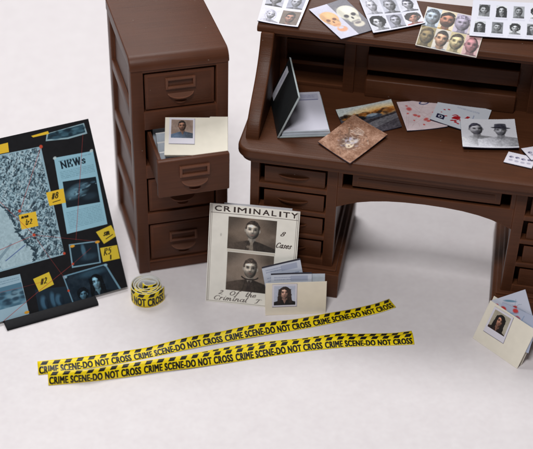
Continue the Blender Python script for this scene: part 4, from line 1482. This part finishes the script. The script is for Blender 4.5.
def resample(P, n):
    P = smooth_line(P, 8)
    d = [0]
    for a, b in zip(P[:-1], P[1:]):
        d.append(d[-1]+math.dist(a, b))
    out = []
    for i in range(n+1):
        t = d[-1]*i/n
        j = max(k for k in range(len(d)) if d[k] <= t+1e-9)
        j = min(j, len(d)-2)
        f = (t-d[j])/max(1e-9, d[j+1]-d[j])
        out.append(tuple(P[j][k]*(1-f)+P[j+1][k]*f for k in range(len(P[0]))))
    return out, d[-1]


def ribbon(name, path, leans, h, s_start, s_scale, parent=None, flip=False, thick=.022, zoff=.004, bow=.02, z_of=None):
    """strip standing on its lower edge along path; lean in radians (positive = top away from the camera side)"""
    n = len(path)
    bm = bmesh.new()
    uvl = bm.loops.layers.uv.new('UVMap')
    K = 5
    S = [0]
    for a, b in zip(path[:-1], path[1:]):
        S.append(S[-1]+math.dist(a[:2], b[:2]))
    F, B = [], []
    for i in range(n):
        a, b = path[max(0, i-1)], path[min(n-1, i+1)]
        t = Vector((b[0]-a[0], b[1]-a[1], 0)).normalized()
        nb_ = Vector((-t.y, t.x, 0))         # to the left of travel = away from the viewer
        l = leans[i]
        f_, b_ = [], []
        for k in range(K+1):
            q = k/K
            p = Vector((path[i][0], path[i][1], zoff+(z_of[i] if z_of else 0)))+nb_*(math.sin(l)*q*h - bow*math.sin(math.pi*q))+Vector((0, 0, math.cos(l)*q*h))
            out = (-nb_)*math.cos(l)+Vector((0, 0, math.sin(l)))
            f_.append((bm.verts.new(p), (s_start+S[i]*s_scale/REP, q)))
            b_.append((bm.verts.new(p-out*thick), (s_start+S[i]*s_scale/REP, q)))
        F.append(f_); B.append(b_)

    def quad(vs, mi):
        fc = bm.faces.new([v[0] for v in vs])
        fc.material_index = mi
        fc.smooth = True
        for lp, v in zip(fc.loops, vs):
            lp[uvl].uv = v[1]
    for i in range(n-1):
        for k in range(K):
            quad((F[i][k], F[i+1][k], F[i+1][k+1], F[i][k+1]), 0)
            quad((B[i][k], B[i][k+1], B[i+1][k+1], B[i+1][k]), 1)
        quad((F[i][0], B[i][0], B[i+1][0], F[i+1][0]), 1)
        quad((F[i][K], F[i+1][K], B[i+1][K], B[i][K]), 1)
    for k in range(K):
        quad((F[0][k], F[0][k+1], B[0][k+1], B[0][k]), 1)
        quad((F[-1][k], B[-1][k], B[-1][k+1], F[-1][k+1]), 1)
    for e in bm.edges:
        if e.is_manifold and e.calc_face_angle(0) > .9:
            e.smooth = False
    me = bpy.data.meshes.new(name)
    bm.to_mesh(me); bm.free()
    return link(name, me, parent, [M_TAPE, M_TAPEBACK])


def ramp(n, keys):
    return [float(np.interp(i/(n-1), [k[0] for k in keys], [k[1] for k in keys])) for i in range(n)]


T1 = [(-7.2, -9.48), (-6.42, -9.35), (-5.59, -9.20), (-4.5, -8.95), (-3.43, -8.68), (-2.31, -8.41), (-1.19, -8.11), (-.08, -7.80), (1.03, -7.50), (2.2, -7.25), (3.26, -7.07), (4.47, -6.96), (5.38, -6.86)]
T2 = [(-7.62, -8.99), (-6.57, -8.77), (-5.58, -8.50), (-4.51, -8.16), (-3.4, -7.77), (-2.31, -7.39), (-1.16, -7.02), (-.04, -6.67), (1.14, -6.31), (2.33, -5.92), (3.5, -5.50), (4.25, -5.20), (4.85, -4.87)]
p1, L1 = resample(T1, 90)
t1 = thing('barrier_tape', 'yellow and black crime scene tape strip nearest the viewer, folded double at its right', 'tape', (p1[0][0], p1[0][1], 0), 0, 'barrier tape strips on the ground')
D = math.radians
g_ = random.Random(5)


def wave(n, amp, seed, per=9):
    v = np.random.default_rng(seed).normal(0, 1, n//per+4)
    return np.interp(np.arange(n)/per, np.arange(len(v)), v)*amp


l1 = [a_+w_ for a_, w_ in zip(ramp(91, [(0, D(30)), (.3, D(36)), (.6, D(68)), (.85, D(76)), (1, D(70))]), wave(91, D(6), 3))]
l1 = [min(D(82), q) for q in l1]
z1 = [max(0, q) for q in wave(91, .015, 4, 13)+.022]
a = ribbon('front_layer', p1, l1, .47, 0, 4*REP/L1, z_of=z1, bow=.03); glue(t1, a)
bk = []
for i in range(32, 91):
    q, b_ = p1[max(0, i-1)], p1[min(90, i+1)]
    t = Vector((b_[0]-q[0], b_[1]-q[1], 0)).normalized()
    o_ = float(np.interp(i, [32, 45, 60, 72, 90], [.05, .20, .10, .20, .17]))
    bk.append((p1[i][0]-t.y*o_, p1[i][1]+t.x*o_))
l1b = [min(D(86), l1[32+i]+float(np.interp(i, [0, 15, 28, 40, 58], [D(2), D(6), D(2), D(5), D(3)]))) for i in range(59)]
a = ribbon('back_layer', bk, l1b, .46, .05, 4*REP/L1, z_of=[0.0]*59, bow=.0); glue(t1, a)
p2, L2 = resample(T2, 90)
t2 = thing('barrier_tape', 'yellow and black crime scene tape strip farther back, just in front of the folder', 'tape', (p2[0][0], p2[0][1], 0), 0, 'barrier tape strips on the ground')
l2 = [a_+w_ for a_, w_ in zip(ramp(91, [(0, D(60)), (.15, D(80)), (.4, D(84)), (.62, D(66)), (.8, D(70)), (1, D(86))]), wave(91, D(7), 8))]
l2 = [min(D(84), q) for q in l2]
z2 = [max(0, q) for q in wave(91, .02, 9, 13)+.03]
a = ribbon('front_layer', p2, l2, .47, 0, 4*REP/L2, bow=.035, z_of=z2); glue(t2, a)

# roll of tape
RC = (-4.33, -4.70)
pts = []
TURN = 4.6
n = 260
for i in range(n+1):
    q = i/n                                   # 0 inner end .. 1 outer end
    ang = math.radians(352)-(1-q)*TURN*2*math.pi
    r = .19+.425*q**.8 + (.045*math.sin(ang*2.0+1)+.03*math.sin(ang*3.3))*(1-q)**1.0
    if q > .985:
        r += (q-.985)*4.0
    pts.append((RC[0]+r*math.cos(ang)+.06*(1-q), RC[1]+r*math.sin(ang)+.05*(1-q)))
Lr = sum(math.dist(a, b) for a, b in zip(pts[:-1], pts[1:]))
roll = thing('tape_roll', 'small loose roll of yellow crime scene tape standing by the filing cabinet', 'tape roll', (RC[0], RC[1], 0))
a = ribbon('wound_tape', pts, ramp(n+1, [(0, .12), (.3, -.05), (.6, .06), (1, 0)]), .63, 1-(Lr/REP) % 1+.01, 1.0, bow=0.0, thick=.03, z_of=[.06*(1-i/n)*math.sin(i*.09) for i in range(n+1)]); glue(roll, a)

# ------------------------------------------------------------------ light
w = bpy.data.worlds.new('World')
scene.world = w
w.use_nodes = True
bgn = w.node_tree.nodes['Background']
bgn.inputs['Color'].default_value = (1.0, .975, .99, 1)
bgn.inputs['Strength'].default_value = .06


def area(name, loc, target, size, power, col):
    l = bpy.data.lights.new(name, 'AREA')
    l.shape = 'RECTANGLE'
    l.size, l.size_y = size
    l.energy = power
    l.color = col
    o = bpy.data.objects.new(name, l)
    COL.objects.link(o)
    o.location = loc
    o.rotation_euler = (Vector(target)-Vector(loc)).to_track_quat('-Z', 'Y').to_euler()
    return o


area('softbox_overhead', (-13, 32, 80), (-2, -4, 1), (42, 30), 46500, (1.0, 1.0, 1.0))
area('softbox_behind', (-20, 54, 44), (0, 0, 3), (36, 18), 6500, (1.0, 1.0, 1.0))
area('softbox_front', (-8, -38, 66), (0, -5, 2), (18, 13), 27500, (1.0, .995, .99))

# ------------------------------------------------------------------ camera
cam = bpy.data.cameras.new('camera')
co = bpy.data.objects.new('camera', cam)
COL.objects.link(co)
fwv = Vector((0, math.cos(TH), -math.sin(TH)))
rv, uv = Vector((1, 0, 0)), Vector((0, math.sin(TH), math.cos(TH)))
r2 = rv*math.cos(ROLL)+uv*math.sin(ROLL)
u2 = -rv*math.sin(ROLL)+uv*math.cos(ROLL)
co.matrix_world = Matrix(((r2.x, u2.x, -fwv.x, CAM.x), (r2.y, u2.y, -fwv.y, CAM.y), (r2.z, u2.z, -fwv.z, CAM.z), (0, 0, 0, 1)))
cam.sensor_fit = 'HORIZONTAL'
cam.sensor_width = 36
cam.lens = 36*1255.316/533
cam.clip_start, cam.clip_end = 1, 1000
cam.dof.use_dof = True
cam.dof.focus_distance = 44.3
cam.dof.aperture_fstop = .11
scene.camera = co
scene.view_settings.view_transform = 'Standard'
scene.view_settings.look = 'None'
scene.view_settings.exposure = 0
scene.view_settings.gamma = 1
scene.cycles.max_bounces = 8
scene.cycles.use_denoising = True
